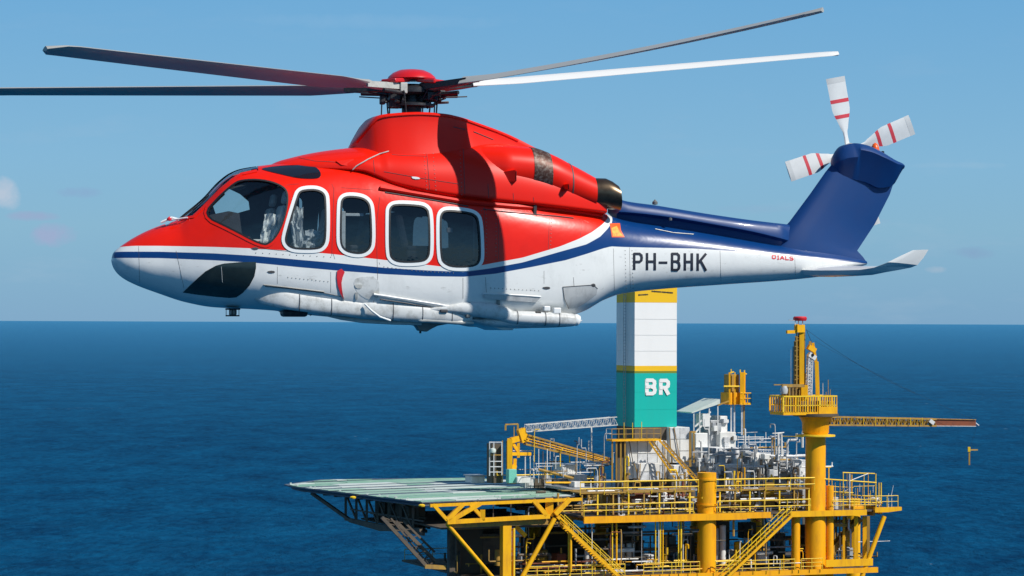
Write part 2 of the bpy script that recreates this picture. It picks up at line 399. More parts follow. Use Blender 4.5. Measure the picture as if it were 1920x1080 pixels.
# the livery: boundaries as heights along the body
def curve_pts(pts):
    r = []
    for x, y in pts:
        h = hit(x, y)
        if h is None:
            h = hp(x, y, -Fi['w'](x)*0.9)
        r.append((h.x, h.z))
    return sorted(r)
redb = curve_pts([(212,467),(225,463),(250,461),(300,461),(400,463),(480,466),(560,471),(620,476),(700,485),(760,492),(830,500),(885,501),(920,494),(980,483),(1050,462),(1085,448),(1110,435),(1130,420),(1140,408)]) 
blut = curve_pts([(211,473),(225,472),(300,472),(400,475),(480,480),(560,487),(640,494),(720,502),(800,507),(870,510),(920,503),(980,492),(1050,472),(1100,458),(1125,444),(1140,428),(1148,416)])
blub = curve_pts([(211,484),(300,484),(400,488),(480,493),(560,501),(640,508),(720,514),(800,518),(870,519),(930,513),(1000,500),(1060,488),(1100,476),(1130,466),(1146,462),(1165,463),(1300,466),(1400,472),(1480,478),(1560,487),(1620,494)])
XA = hp(200, 480).x - 0.4; XB = hp(1640, 480).x + 0.4; ZA, ZB = -1.5, 2.5
redb += [(hp(1150,400,-.6).x, hp(1150,398,-.6).z), (hp(1163,380,-.6).x, hp(1163,372,-.6).z), (hp(1172,330,-.6).x, 2.4)]
blut += [(hp(1158,402,-.6).x, hp(1158,402,-.6).z), (hp(1170,380,-.6).x, hp(1170,384,-.6).z), (hp(1180,330,-.6).x, 2.4)]
def livery(name):
    m = bpy.data.materials.new(name); m.use_nodes = True; t = m.node_tree; b = t.nodes['Principled BSDF']
    g = t.nodes.new('ShaderNodeTexCoord'); s = t.nodes.new('ShaderNodeSeparateXYZ'); t.links.new(g.outputs['Object'], s.inputs[0])
    u = M(t, 'DIVIDE', M(t, 'SUBTRACT', s.outputs[0], XA), XB - XA)
    z = M(t, 'DIVIDE', M(t, 'SUBTRACT', s.outputs[2], ZA), ZB - ZA)
    def step(pts):
        n = t.nodes.new('ShaderNodeFloatCurve'); c = n.mapping.curves[0]; n.mapping.use_clip = False
        q = [((x-XA)/(XB-XA), (zz-ZA)/(ZB-ZA)) for x, zz in pts]
        q = [(0.0, q[0][1])] + q + [(1.0, q[-1][1])]
        c.points[0].location = q[0]; c.points[1].location = q[-1]
        for p in q[1:-1]: c.points.new(*p)
        for p in c.points: p.handle_type = 'AUTO_CLAMPED' if len(q) < 2 else 'VECTOR'
        n.mapping.update(); t.links.new(u, n.inputs['Value'])
        d = M(t, 'SUBTRACT', z, n.outputs[0])
        return M(t, 'MULTIPLY_ADD', d, (ZB-ZA)/0.004, 0.5, clamp=True)
    def wear(scale, lo, hi, streak):
        mp = t.nodes.new('ShaderNodeMapping'); mp.inputs['Scale'].default_value = streak; t.links.new(g.outputs['Object'], mp.inputs[0])
        n = t.nodes.new('ShaderNodeTexNoise'); n.inputs['Scale'].default_value = scale; n.inputs['Detail'].default_value = 9; n.inputs['Roughness'].default_value = 0.7
        t.links.new(mp.outputs[0], n.inputs['Vector'])
        r = t.nodes.new('ShaderNodeMapRange'); r.inputs['From Min'].default_value = lo; r.inputs['From Max'].default_value = hi; t.links.new(n.outputs['Fac'], r.inputs[0]); return r.outputs[0]
    wh = mixc(t, M(t, 'MULTIPLY', wear(2.2, .52, .8, (1, 1, .6)), .5), WHITE, (.47, .48, .47))
    wh = mixc(t, M(t, 'MULTIPLY', wear(9, .60, .72, (.5, 1, 1.6)), .5), wh, (.22, .21, .19))
    rd = mixc(t, M(t, 'MULTIPLY', wear(1.3, .45, .75, (1, 1, 1)), .35), RED, (.50, .008, .006))
    bl = mixc(t, M(t, 'MULTIPLY', wear(2.5, .45, .75, (1, 1, 1)), .5), BLUE, (.012, .055, .19))
    bl = mixc(t, M(t, 'MULTIPLY', wear(14, .66, .74, (1, 1, 1)), .4), bl, (.3, .33, .4))
    c = mixc(t, step(blub), wh, bl); c = mixc(t, step(blut), c, WHITE); c = mixc(t, step(redb), c, rd)
    t.links.new(c, b.inputs['Base Color'])
    b.inputs['Roughness'].default_value = 0.3; b.inputs['Coat Weight'].default_value = 0.16; b.inputs['Coat Roughness'].default_value = 0.1; b.inputs['Specular IOR Level'].default_value = 0.28
    n = t.nodes.new('ShaderNodeTexNoise'); n.inputs['Scale'].default_value = 2.6; n.inputs['Detail'].default_value = 3; t.links.new(g.outputs['Object'], n.inputs['Vector'])
    bm = t.nodes.new('ShaderNodeBump'); bm.inputs['Strength'].default_value = 0.35; bm.inputs['Distance'].default_value = 0.02
    t.links.new(n.outputs['Fac'], bm.inputs['Height']); t.links.new(bm.outputs[0], b.inputs['Normal']); 
    return m
m_liv = livery('helicopter_livery')

# window outlines (photograph pixels)
WIN = dict(
 cockpit=chaikin([(380,404),(412,368),(436,347),(452,338),(492,337),(527,347),(541,362),(537,398),(524,435),(508,455),(492,460),(430,427)], 2),
 w1=chaikin([(557,370),(562,359),(576,356),(594,356),(607,362),(611,374),(611,444),(607,460),(596,467),(560,467),(544,464),(535,454),(536,440)], 2),
 w2=chaikin([(639,386),(641,373),(652,368),(676,370),(689,377),(695,390),(697,454),(692,468),(680,475),(664,475),(647,470),(639,459),(638,440)], 2),
 w3=chaikin([(730,402),(731,389),(741,383),(784,385),(798,389),(805,400),(806,470),(802,485),(790,491),(750,492),(735,486),(730,474)], 2),
 w4=chaikin([(825,414),(827,400),(837,394),(876,398),(891,403),(898,415),(901,478),(898,493),(887,500),(850,501),(834,495),(826,484)], 2))
SCREEN = [(312,424),(332,411),(362,406),(379,390),(411,357),(435,337),(452,326),(484,319),(484,300),(430,300),(300,400)]
hole = {k: offset(v, 3.0 if k != 'cockpit' else 2.0) for k, v in WIN.items()}
hole['screen'] = SCREEN
pane = {k: offset(v, 7.0) for k, v in WIN.items()}; pane['screen'] = offset(SCREEN, 5)
cen = []
pixc = {}
fmain = []; flin = []; hole2 = {k: offset(v, .5) for k, v in WIN.items()}; hole2['screen'] = SCREEN
fp = {k: [] for k in pane}
vs = full.v
for f in full.f:
    if len(f) > 4: fmain.append(f); continue
    c = (vs[f[0]] + vs[f[1]] + vs[f[2]] + vs[f[3]]) / 4
    q = c.copy(); q.y = -abs(q.y)
    if q.z < hp(770, 505).z or q.x > hp(930, 400).x:
        fmain.append(f); flin.append(f); continue
    px, py = lproj(q)
    cut = False
    for k in hole:
                if inside(hole[k], px, py): cut = True
    if not cut: fmain.append(f)
    if not any(inside(hole2[k], px, py) for k in hole2): flin.append(f)
    for k in pane:
        if inside(pane[k], px, py): fp[k].append(f)
# vertex normals of the smooth body, for insets
vn = [V((0, 0, 0)) for _ in vs]
for f in full.f:
    if len(f) > 4: continue
    n = (vs[f[2]] - vs[f[0]]).cross(vs[f[3]] - vs[f[1]])
    for i in f: vn[i] += n
cc = hp(770, 470)
for i, n in enumerate(vn):
    if n.length > 0: n.normalize()
    if n.dot(V((0, vs[i].y, vs[i].z - hp(500,480).z))) < 0: n.negate()
def submesh(faces, d):
    idx = {}; mb = MB()
    for f in faces:
        for i in f:
            if i not in idx: idx[i] = len(mb.v); mb.v.append(vs[i] - vn[i]*d)
    mb.f = [tuple(idx[i] for i in f) for f in faces]; mb.sm = [True]*len(mb.f)
    return mb
def obj_raw(mb, name, m, parent, solid=0.0):
    me = bpy.data.meshes.new(name); me.from_pydata([tuple(p) for p in mb.v], [], mb.f); me.polygons.foreach_set('use_smooth', mb.sm); me.materials.append(m); me.update()
    o = bpy.data.objects.new(name, me); C.objects.link(o); o.parent = parent
    return o
fus = submesh(fmain, 0).build('fuselage', m_liv, heli)
lo_x, hi_x = hp(340, 480).x, hp(985, 480).x
lin = submesh([f for f in flin if len(f) == 4 and lo_x < vs[f[0]].x < hi_x], 0.035).build('cabin_lining', m_int, heli)
m_pane = {'cockpit': m_cockpit, 'screen': m_cockpit, 'w1': m_mid, 'w2': m_mid}
for k in fp:
    for side in (-1, 1):
        ff = [f for f in fp[k] if (vs[f[0]].y + vs[f[2]].y) * side > (0.02 if k == 'screen' else 0) ]
        if k == 'screen': ff = [f for f in fp[k] if (vs[f[0]].y + vs[f[2]].y) * side >= 0]
        submesh(ff, 0.012).build('windscreen' if k == 'screen' else 'window_pane', m_pane.get(k, m_cabin), heli)

def mirror(pts): return [V((p.x, -p.y, p.z)) for p in pts]
def ribbon(name, m, outline, win, wout, off=0.012, both=True, closed=True, tree=None, parent=None, thick=0.012):
    """raised strip that follows the body skin along an outline"""
    n = len(outline); A, B = offset(outline, -win), offset(outline, wout)
    if not closed:
        A[0], B[0], A[-1], B[-1] = A[1], B[1], A[-2], B[-2]
    rows = []
    for a, b in zip(A, B):
        pa, pb = hit(*a, off, tree), hit(*b, off, tree); la, lb = hit(*a, off-thick, tree), hit(*b, off-thick, tree)
        rows.append(None if None in (pa, pb, la, lb) else (la, pa, pb, lb))
    obs = []
    for side in ((-1, 1) if both else (-1,)):
        mb = MB()
        for i in range(n if closed else n-1):
            r, q = rows[i], rows[(i+1) % n]
            if r is None or q is None: continue
            r2, q2 = (r, q) if side < 0 else (mirror(r), mirror(q))
            mb.add([*r2, *q2], [(0,1,5,4),(1,2,6,5),(2,3,7,6)])
        obs.append(mb.build(name, m, parent or heli))
    return obs
def dense(p, step=5.0, closed=True):
    q = []
    for i in range(len(p) if closed else len(p)-1):
        a, b = p[i], p[(i+1) % len(p)]; k = max(1, int(math.hypot(b[0]-a[0], b[1]-a[1])/step))
        q += [(a[0]+(b[0]-a[0])*j/k, a[1]+(b[1]-a[1])*j/k) for j in range(k)]
    if not closed: q.append(p[-1])
    return q
def patch(name, m, outline, off=0.006, rings=7, both=False, tree=None, parent=None):
    cx = sum(p[0] for p in outline)/len(outline); cy = sum(p[1] for p in outline)/len(outline)
    o2 = dense(outline, 3.0); n = len(o2)
    for side in ((-1, 1) if both else (-1,)):
        mb = MB(); pts = []
        for r in range(rings+1):
            for p in o2:
                k = 1 - r/rings*0.995; h = hit(cx+(p[0]-cx)*k, cy+(p[1]-cy)*k, off, tree)
                pts.append(h or hit(cx, cy, off, tree))
        if side > 0: pts = mirror(pts)
        mb.add(pts, [(r*n+i, r*n+(i+1) % n, (r+1)*n+(i+1) % n, (r+1)*n+i) for r in range(rings) for i in range(n)], True)
        sk = [hit(*p, off-0.012, tree) or pts[i] for i, p in enumerate(o2)]
        if side > 0: sk = [V((p.x, -p.y, p.z)) if i >= 0 else p for i, p in enumerate(sk)]
        mb.add(pts[:n] + sk, [(i, (i+1) % n, n+(i+1) % n, n+i) for i in range(n)])
        mb.build(name, m, parent or heli)
for k in ('w1', 'w2', 'w3', 'w4'):
    ribbon('window_surround', m_wclean, dense(WIN[k], 4), 0.5, 7.6, 0.012)
    ribbon('window_seal', m_black, dense(WIN[k], 4), 2.2, 1.2, 0.016)
ribbon('cockpit_window_frame', m_red, dense(WIN['cockpit'], 4), 0.0, 6.5, 0.010)
ribbon('window_seal', m_black, dense(WIN['cockpit'], 4), 1.6, 1.3, 0.014)
ribbon('windscreen_pillar', m_red, dense([(334,412),(363,407),(380,391),(412,358),(436,338),(453,327),(486,320)], 4, False), 2.0, 2.4, 0.012, closed=False)
patch('chin_window', m_chin, [(343,548),(352,539),(370,522),(385,509),(405,498),(420,494),(450,491.5),(480,491),(480,503),(477,518),(468,535),(455,549),(443,557),(430,558),(405,556),(370,552)], 0.008, both=True)

# cabin inside: floor, bulkheads, seats, glareshield
post = [hit(*p, .0) for p in ()]
cp_ = [hp(px, Fi['top'](px)+1) for px in range(336, 486, 6)]
MB().tube(cp_, .011, 6).build('windscreen_post', m_black, heli)
def hbox(mb, x0, x1, y0, y1, z0, z1): return mb.box((x0, y0, z0), (x1, y1, z1))
fx0, fx1, fz = hp(478,520).x, hp(985,520).x, hp(700,520).z
hbox(MB(), fx0, fx1, -.88, .88, fz-.05, fz).build('cabin_floor', m_int, heli)
hbox(MB(), hp(618,400).x, hp(618,400).x+.04, .25, .98, fz, hp(618,355).z).build('bulkhead', m_int, heli)
hbox(MB(), hp(975,400).x, hp(975,400).x+.05, -.9, .9, fz, hp(975,385).z).build('bulkhead', m_int, heli)
def ring_xz(pts, y0, y1): return MB().prism([V((p.x, y0, p.z)) for p in pts], (0, y1-y0, 0))
gp = [hp(372,425), hp(385,405), hp(420,398), hp(440,402), hp(448,470), hp(400,470)]
ring_xz(gp, -.5, .5).build('instrument_panel', m_int, heli)
tr = [hp(372,420,.8), hp(384,404,.8), hp(398,385,.8), hp(404,403,.8), hp(440,401,.8), hp(468,393,.8), hp(466,378,.8), hp(450,364,.8), hp(425,352,.8), hp(440,335,.8), hp(560,335,.8), hp(560,470,.8), hp(420,470,.8)]
ring_xz(tr, .74, .80).build('sky_blocker', m_int, heli)  # added panel, cut to block the sky through the far cockpit window
def seat(cx, cy, z, s=1.0, face=-1, cover=m_seat, name='cabin_seat'):
    mb = MB()
    b = MB().box((-.24*s, -.23*s, .30), (.24*s, .23*s, .44)).box((-.05, -.2*s, .0), (.05, .2*s, .30))
    ob = b.build(name, m_seat, heli, bevel=.03); ob.location = (cx, cy, z)
    q = MB().box((-.07, -.23*s, .42), (.07, .23*s, 1.05), Matrix.Rotation(radians(-12*face), 3, 'Y')).build('seat_back', cover, ob, bevel=.05); q.location = (-.16*face, 0, .06)
    h = MB().box((-.05, -.12, 1.08), (.05, .12, 1.30), Matrix.Rotation(radians(-12*face), 3, 'Y')).build('head_rest', cover, ob, bevel=.04); h.location = (-.16*face, 0, .06)
    c = MB().box((-.23*s, -.22*s, .44), (.23*s, .22*s, .52)).build('seat_cushion', cover, ob, bevel=.03)
    return ob
for cy in (-.60, .60): seat(hp(478,500).x, cy, fz+.08, 1.1, -1, m_swirl, 'pilot_seat')
seat(hp(560,500).x, -.66, fz+.04, 1.0, -1, m_swirl)
for px in (660, 765, 860, 935):
    for cy in (-.68, -.12, .6): seat(hp(px,500).x, cy, fz, .95, -1 if px != 765 else 1)

# pale crumpled sheets added to imitate reflections on the panes; cabin frames and boxes
from mathutils import noise as mn
def reflection_sheet(x0, y0, x1, y1, yy, m=m_swirl, seed=0, amp=.09):
    mb = MB(); n, k = 16, 20; pts = []
    for j in range(k+1):
        for i in range(n+1):
            u, v = i/n, j/k; w_ = .10*sin(v*5+seed); q = mn.noise(V((u*3+seed, v*4, seed)))
            p = hp(x0+(x1-x0)*(u*(1-.3*v)+w_), y0+(y1-y0)*v + q*4, -yy); p.y += amp*mn.noise(V((u*4+seed, v*5, 3.3))) + .5*amp*mn.noise(V((u*11, v*9, seed)))
            pts.append(p)
    mb.add(pts, [(j*(n+1)+i, j*(n+1)+i+1, (j+1)*(n+1)+i+1, (j+1)*(n+1)+i) for j in range(k) for i in range(n)], True)
    return mb.build('reflection_swirl', m, heli)
m_cl = mat('pale_reflection_and_frame', (0.75, 0.74, 0.72), 0.8, var=0.8, vscale=6, varcol=(0.25, 0.26, 0.28))  # reflection swirl put into a pale colour, shared with the inner frame bars
reflection_sheet(492,402,528,470,.80, m_cl, 1.3); reflection_sheet(545,388,572,470,.90, m_cl, 4.1); reflection_sheet(568,432,606,472,.88, m_cl, 7.7)
for x0, y0, x1, y1, yy, m in ((640,396,648,474,.92,m_cl),(648,400,682,405,.90,m_cl),(838,427,849,436,.85,m_scuff),(765,468,780,484,.85,m_scuff),(866,450,884,488,.8,m_seat),(888,400,890,498,.93,m_scuff)):
    a_, b_ = hp(x0, y1, -yy), hp(x1, y0, -yy); MB().box((a_.x, -yy, a_.z), (b_.x, -yy+.03, b_.z)).build('cabin_fitting', m, heli, bevel=.008)
# roof windows above the cockpit
patch('eyebrow_window', m_gloss, chaikin([(486,316),(540,310),(586,311),(598,318),(603,329),(596,336),(560,335),(526,327),(500,321)], 2), 0.010, both=True)

# ---------------- engine deck cowling
Ct = interp([(500,313),(520,303),(545,296),(570,290),(610,283),(650,278),(700,272),(800,264),(870,260),(940,266),(1000,284),(1060,306),(1116,336)])
Cb = interp([(500,321),(560,321),(655,326),(720,352),(800,371),(870,381),(1000,394),(1116,404)])
Cw = interp([(500,.28),(520,.40),(560,.58),(620,.72),(700,.88),(780,.975),(870,.99),(1000,.93),(1116,.72)])
def sup_ring(x, z0, z1, w_, n1, n2, zmf=.35, N=72, cy=0.0):
    zm = z0 + (z1-z0)*zmf; r = []
    for k in range(N):
        t = 2*pi*k/N; s_, c_ = sin(t), cos(t); n = n1 if c_ >= 0 else n2
        q = (abs(s_)**n + abs(c_)**n)**(-1/n)
        r.append(V((x, cy - w_*s_*q, zm + ((z1-zm) if c_ >= 0 else (zm-z0))*c_*q)))
    return r
cr = [];
for i in range(110):
    px = 500 + 616*i/109
    cr.append(sup_ring(hp(px, 320).x, hp(px, Cb(px)).z, hp(px, Ct(px)).z, Cw(px), 2.0 if px < 700 else 2.2, 5.0, .12, 96))
cowl = MB().loft(cr); cowl_bvh = BVHTree.FromPolygons([tuple(p) for p in cowl.v], cowl.f)
cowl.build('engine_deck_cowling', m_red, heli)
# raised mast fairing with flared sides
Pt = interp([(655,274),(662,264),(672,250),(682,236),(690,226),(697,220),(715,216),(770,213),(820,216),(850,222),(880,231),(940,251),(1000,279),(1050,303)])
Pw = interp([(655,.10),(672,.34),(690,.52),(720,.62),(770,.66),(850,.62),(900,.5),(940,.40),(1000,.30),(1050,.2)])
pr = []
for i in range(90):
    px = 655 + 395*i/89; zt = hp(px, Pt(px)).z; zb = hp(px, 312).z; wv = Pw(px); h = zt - zb; x = hp(px, 260).x
    half = [(0.0, zt), (wv*.45, zt-.003), (wv*.8, zt-.012), (wv*.93, zt-.03), (wv*.97, zt-.06)]
    for j in range(1, 13):
        s_ = j/12; half.append((wv*(.96 + .26*s_**1.6), zt - .06 - (h-.06)*s_))
    ring = [V((x, -a, b)) for a, b in half] + [V((x, a, b)) for a, b in reversed(half[1:])]
    pr.append(ring)
MB().loft(pr).build('mast_fairing', m_red, heli)
pyl = MB().loft(pr); pyl_bvh = BVHTree.FromPolygons([tuple(p) for p in pyl.v], pyl.f)
lip = [V((p.x, p.y, p.z)) for p in ([pr[i][4] for i in range(2, 70)])]
MB().tube(lip, .022, 8).build('fairing_lip', m_red, heli); MB().tube(mirror(lip), .022, 8).build('fairing_lip', m_red, heli)
# engine nacelles, bands, exhausts
def nac(px0, px1, cyt, rt, n=50):
    r = []; a, b = interp(cyt), interp(rt)
    for i in range(n):
        px = px0 + (px1-px0)*i/(n-1); c = hp(px, a(px), -.75); R_ = b(px)*.0091
        r.append((c, R_))
    return r
NC = [(820,322),(900,312),(1000,318),(1040,330),(1080,346),(1118,361)]; NRr = [(820,4),(860,32),(900,41),(1000,42.5),(1040,41),(1080,36),(1118,30.5)]
for side in (-1, 1):
    def nl(px0, px1, grow=0.0, n=40):
        rg = []
        for c, R_ in nac(px0, px1, NC, NRr, n):
            rg.append([V((c.x, side*(.56 - max(0, .30*(1-(c.x-hp(820,320).x)/1.0)) + (R_+grow)*cos(t)), c.z + (R_+grow)*sin(t))) for t in (2*pi*k/40 for k in range(40))])
        return rg
    ob = MB().loft(nl(820, 1118)).build('engine_nacelle', m_red, heli)
    MB().loft(nl(997, 1032, .006, 8)).build('heat_band', m_band, ob)
    MB().loft(nl(1070, 1072.5, .004, 3)).build('nacelle_seam', m_line, ob)
    # air scoops
    if side < 0:
        for sx_, sy_, sw, sh in ((958, 330, 17, 21), (1062, 350, 6, 10)):
            q = [hit(sx_, sy_-sh/2, 0, cowl_bvh), ]
            c0 = hp(sx_, sy_, -.98)
            MB().hexa([hp(sx_-sw/2, sy_+sh*.5, -.93), hp(sx_+sw/2, sy_+sh*.5, -1.02), hp(sx_+sw/2, sy_+sh*.5, -.70), hp(sx_-sw/2, sy_+sh*.5, -.70),
                       hp(sx_-sw, sy_-sh*.35, -.90), hp(sx_+sw/2, sy_-sh*.55, -1.05), hp(sx_+sw/2, sy_-sh*.5, -.70), hp(sx_-sw, sy_-sh*.4, -.70)]).build('air_scoop', m_red, ob)
            MB().hexa([hp(sx_+sw/2+1, sy_+sh*.42, -1.0), hp(sx_+sw/2+2, sy_+sh*.42, -1.0), hp(sx_+sw/2+2, sy_+sh*.42, -.72), hp(sx_+sw/2+1, sy_+sh*.42, -.72),
                       hp(sx_+sw/2+1, sy_-sh*.45, -1.03), hp(sx_+sw/2+2, sy_-sh*.45, -1.03), hp(sx_+sw/2+2, sy_-sh*.45, -.72), hp(sx_+sw/2+1, sy_-sh*.45, -.72)]).build('scoop_mouth', m_black, ob)
    # exhaust: short pipe bent outwards
    ex = []
    path = [(1112, 361, .56, 27), (1125, 361, .57, 28), (1140, 362, .60, 28.5), (1152, 366, .63, 27), (1162, 371, .67, 24)]
    for j, (px, py, yy, rr) in enumerate(path):
        c = hp(px, py, -.75); R_ = rr*.0091; tl = radians([0, 4, 10, 20, 30][j])
        ex.append([V((c.x - R_*sin(t)*sin(tl)*.2 + R_*cos(t)*sin(tl)*.0, side*(yy + R_*cos(t)), c.z + R_*sin(t))) for t in (2*pi*k/32 for k in range(32))])
    e = MB().loft(ex, caps=False)
    inner = [[c + (p - c)*.9 for p in r] for r in ex for c in [sum(r, V((0,0,0)))/32]]
    e.loft(list(reversed(inner)), caps=False); e.loft([ex[-1], inner[-1]], caps=False)
    eo = e.build('exhaust_pipe', m_exh, heli)
    cc_ = sum(inner[1], V((0,0,0)))/32
    MB().add(inner[1], [tuple(range(32))]).build('exhaust_duct', m_black, eo)
# roof rail ledge over the doors
def rail(name, m, pts, r, off, parent=None, both=True, tree=None, nsub=6.0, n=6):
    d = dense(pts, nsub, False); p3 = [hit(*p, off, tree) for p in d]; p3 = [p for p in p3 if p is not None]
    if len(p3) < 2: return None
    o = MB().tube(p3, r, n).build(name, m, parent or heli)
    if both: MB().tube(mirror(p3), r, n).build(name, m, parent or heli)
    return o
rail('roof_ledge', m_red, [(712,353),(760,361),(820,371),(880,381),(960,388),(1050,394),(1128,406)], .040, .022)
rail('ledge_gutter', m_line, [(722,361),(760,367),(820,377),(878,387)], .010, .008, both=True)
rail('ledge_gutter', m_line, [(905,392),(960,399),(1040,405),(1075,409)], .008, .008, both=True)
# red flap aft of the ledge, white edge beside it
# panel seams and doors
for pts in ([(908,387),(908,440),(907,492)], [(712,370),(706,420),(707,487),(708,520),(700,570)], [(548,472),(500,467),(470,466)],
            [(868,521),(868,560)], [(626,352),(624,420),(622,480)], [(1075,520),(1078,560),(1080,580)]):
    rail('panel_seam', m_line, pts, .0035, .001, nsub=6, n=4)
for pts in ([(700,300),(704,340)], [(800,285),(806,362)], [(868,262),(872,375)], [(915,345),(917,384)], [(962,362),(964,390)], [(1000,370),(1003,393)], [(560,296),(590,302),(628,304)], [(720,322),(800,336),(860,345)], [(735,290),(760,292),(800,293)]):
    rail('cowling_seam', m_line, pts, .0045, .002, tree=cowl_bvh, nsub=6, n=4)
for pts in ([(628,486),(624,474)], [(712,496),(711,492)], [(908,392),(1000,402),(1090,412)], [(935,402),(935,488)], [(1030,408),(1028,468)], [(1092,415),(1088,444)], [(520,350),(545,346),(560,345)], [(622,345),(625,352)], [(640,352),(700,356)],
            [(620,510),(620,548)], [(520,500),(520,532)], [(910,520),(912,548)], [(1020,508),(1020,532)], [(1150,466),(1152,545)], [(1180,464),(1182,545)], [(1350,470),(1352,532)], [(1490,482),(1492,522)], [(260,462),(262,530)], [(330,470),(345,540)]):
    rail('panel_seam', m_line, pts, .0028, .001, nsub=6, n=4)
fs = MB()
def rivets(pts, tree=None, st=7.0):
    for p in dense(pts, st, False):
        h = hit(*p, .002, tree)
        if h is not None: fs.lathe(h, [(0,-.009),(.007,-.004),(.009,.0),(.007,.004),(0,.009)], 6)
rivets([(903,395),(903,486)]); rivets([(912,395),(912,488)]); rivets([(720,500),(780,508),(850,512)]); rivets([(480,474),(620,482)], st=12)
rivets([(795,288),(801,362)], cowl_bvh); rivets([(812,288),(818,364)], cowl_bvh); rivets([(862,262),(866,372)], cowl_bvh); rivets([(1185,470),(1187,540)]); rivets([(1172,470),(1174,540)])
rivets([(930,404),(930,486)]); rivets([(1034,410),(1032,466)]); rivets([(540,520),(615,528)]); rivets([(920,540),(1010,545)])
fs.build('fastener', m_grey, heli)['kind'] = 'stuff'
rail('handhold_rod', m_pale, [(656,322),(668,312),(690,300),(712,290),(730,285)], .010, .02, tree=cowl_bvh, both=True)
for x, y in ((655,323), ): patch('rod_bracket', m_white, [(x-6,y-2),(x+5,y-3),(x+6,y+3),(x-5,y+3)], .02, 2, True, cowl_bvh)
patch('hinge_plate', m_wclean, chaikin([(770,331),(784,332),(789,336),(775,336)], 1), .012, 2, True, cowl_bvh)
# cowling intake notch
MB().hexa([hp(640,309,-.74), hp(662,313,-.76), hp(662,313,-.5), hp(640,309,-.5), hp(630,302,-.70), hp(663,298,-.72), hp(663,298,-.5), hp(630,302,-.5)]).build('cooling_intake', m_red, heli)
MB().hexa([hp(663,311,-.745), hp(664.5,311,-.745), hp(664.5,311,-.5), hp(663,311,-.5), hp(663.5,300,-.715), hp(665,300,-.715), hp(665,300,-.5), hp(663.5,300,-.5)]).build('intake_mouth', m_black, heli)
# top access covers on the mast fairing
for a, b in (((850,238),(872,243)), ((888,247),(925,262))):
    rail('cover_seam', m_line, [a, b], .007, .004, tree=pyl_bvh)
MB().bar(hp(938,270,-.42), hp(946,254,-.36), .02).build('vent_pipe', m_black, heli)

# ---------------- lower side: fairings, sponsons, steps
def fairing(name, m, tab, yy, ysc=1.0, both=True, n=40, N=24, parent=None, dy0=0.0):
    """tab: (px, centre py, half height px, half depth m)"""
    f1, f2, f3 = (interp([(r[0], r[i]) for r in tab]) for i in (1, 2, 3))
    fy = interp([(tab[0][0], yy-dy0), (tab[0][0]+70, yy), (tab[-1][0], yy)]); y_ = yy
    obs = []
    for side in ((-1, 1) if both else (-1,)):
        rg = []
        for i in range(n):
            px = tab[0][0] + (tab[-1][0]-tab[0][0])*i/(n-1)
            yy = fy(px); c = hp(px, f1(px), -y_); R_ = max(f2(px), .3)*.0091; D_ = f3(px)
            rg.append([V((c.x, side*(yy + D_*sgp(cos(t), .85)), c.z + R_*sgp(sin(t), .85))) for t in (2*pi*k/N for k in range(N))])
        obs.append(MB().loft(rg).build(name, m, parent or heli))
    return obs
fairing('side_fairing', m_fair, [(474,556,2,.02),(500,557,15,.07),(540,562,18,.09),(600,570,18,.10),(650,576,17,.10),(700,581,16,.09)], .90, dy0=.16)
fairing('landing_gear_fairing', m_fair, [(655,578,8,.05),(700,579,17,.10),(740,583,18,.11),(800,588,17,.12),(850,592,15,.12),(884,595,9,.07)], .92)
fairing('sponson', m_fair, [(800,580,2,.02),(840,579,7,.07),(880,579,13,.12),(915,582,15,.14),(945,587,13,.12),(960,590,8,.07)], 1.0)
fairing('sponson', m_fair, [(935,593,7,.07),(960,595,12,.12),(1000,597,13,.13),(1050,599,13,.13),(1072,600,12,.13),(1080,600,9,.10)], .98)
fairing('sponson_keel', m_fair, [(880,600,3,.1),(920,604,9,.25),(1000,606,9,.3),(1060,606,7,.25),(1078,603,3,.1)], .72)
fairing('tail_light', m_wclean, [(1076,600,10,.11),(1081,600,11,.11),(1087,599,7,.07)], .98)
def ringseam(px, cy, hh, yy, D, m=m_line, w_=.7, name='fairing_seam'):
    for side in (-1, 1):
        rg = []
        for dx in (-w_, w_):
            c = hp(px+dx, cy, -yy); R_ = hh*.0091
            rg.append([V((c.x, side*(yy + D*sgp(cos(t), .85)), c.z + R_*sgp(sin(t), .85))) for t in (2*pi*k/24 for k in range(24))])
        MB().loft(rg, caps=False, smooth=False).build(name, m, heli)
for a_ in ((560,565.5,18.8,.90,.104),(620,572.8,18.6,.90,.106),(735,582.5,18.8,.92,.114),(790,587.2,17.8,.92,.124),(845,591.6,15.8,.92,.124)): ringseam(*a_)
for a_ in ((968,595.4,13,.98,.128),(1020,597.8,13.6,.98,.135),(1046,598.8,13.5,.98,.135)): ringseam(*a_)
for x0, y0, x1, y1, m in ((824,580,838,586,m_line),(872,589,880,596,m_grey),(944,588,958,598,m_line),(1002,584,1013,590,m_black),(876,567,890,572,m_grey),(930,560,936,572,m_grey),(1036,577,1050,588,m_wclean),(1018,574,1030,583,m_wclean)):
    c0 = hp(x0, y1, -1.0); c1 = hp(x1, y0, -1.0)
    MB().box((c0.x, -1.075, c0.z), (c1.x, -.95, c1.z)).build('latch_block', m, heli, bevel=.015)
rail('fairing_joint', m_line, [(497,537),(540,541),(606,549),(640,556)], .006, .004)
patch('cabin_step', m_scuff, [(905,551),(1012,556),(1003,565),(930,561),(908,558)], .05, 3, True)
rail('step_edge', m_white, [(905,550),(960,552),(1012,555)], .014, .05)
rail('door_track', m_grey, [(494,534),(540,539),(608,547)], .012, .006)
rail('door_track', m_dark, [(712,560),(760,567),(830,578),(868,583)], .012, .03)
rail('door_track', m_white, [(700,551),(760,560),(830,571),(880,578)], .02, .03)
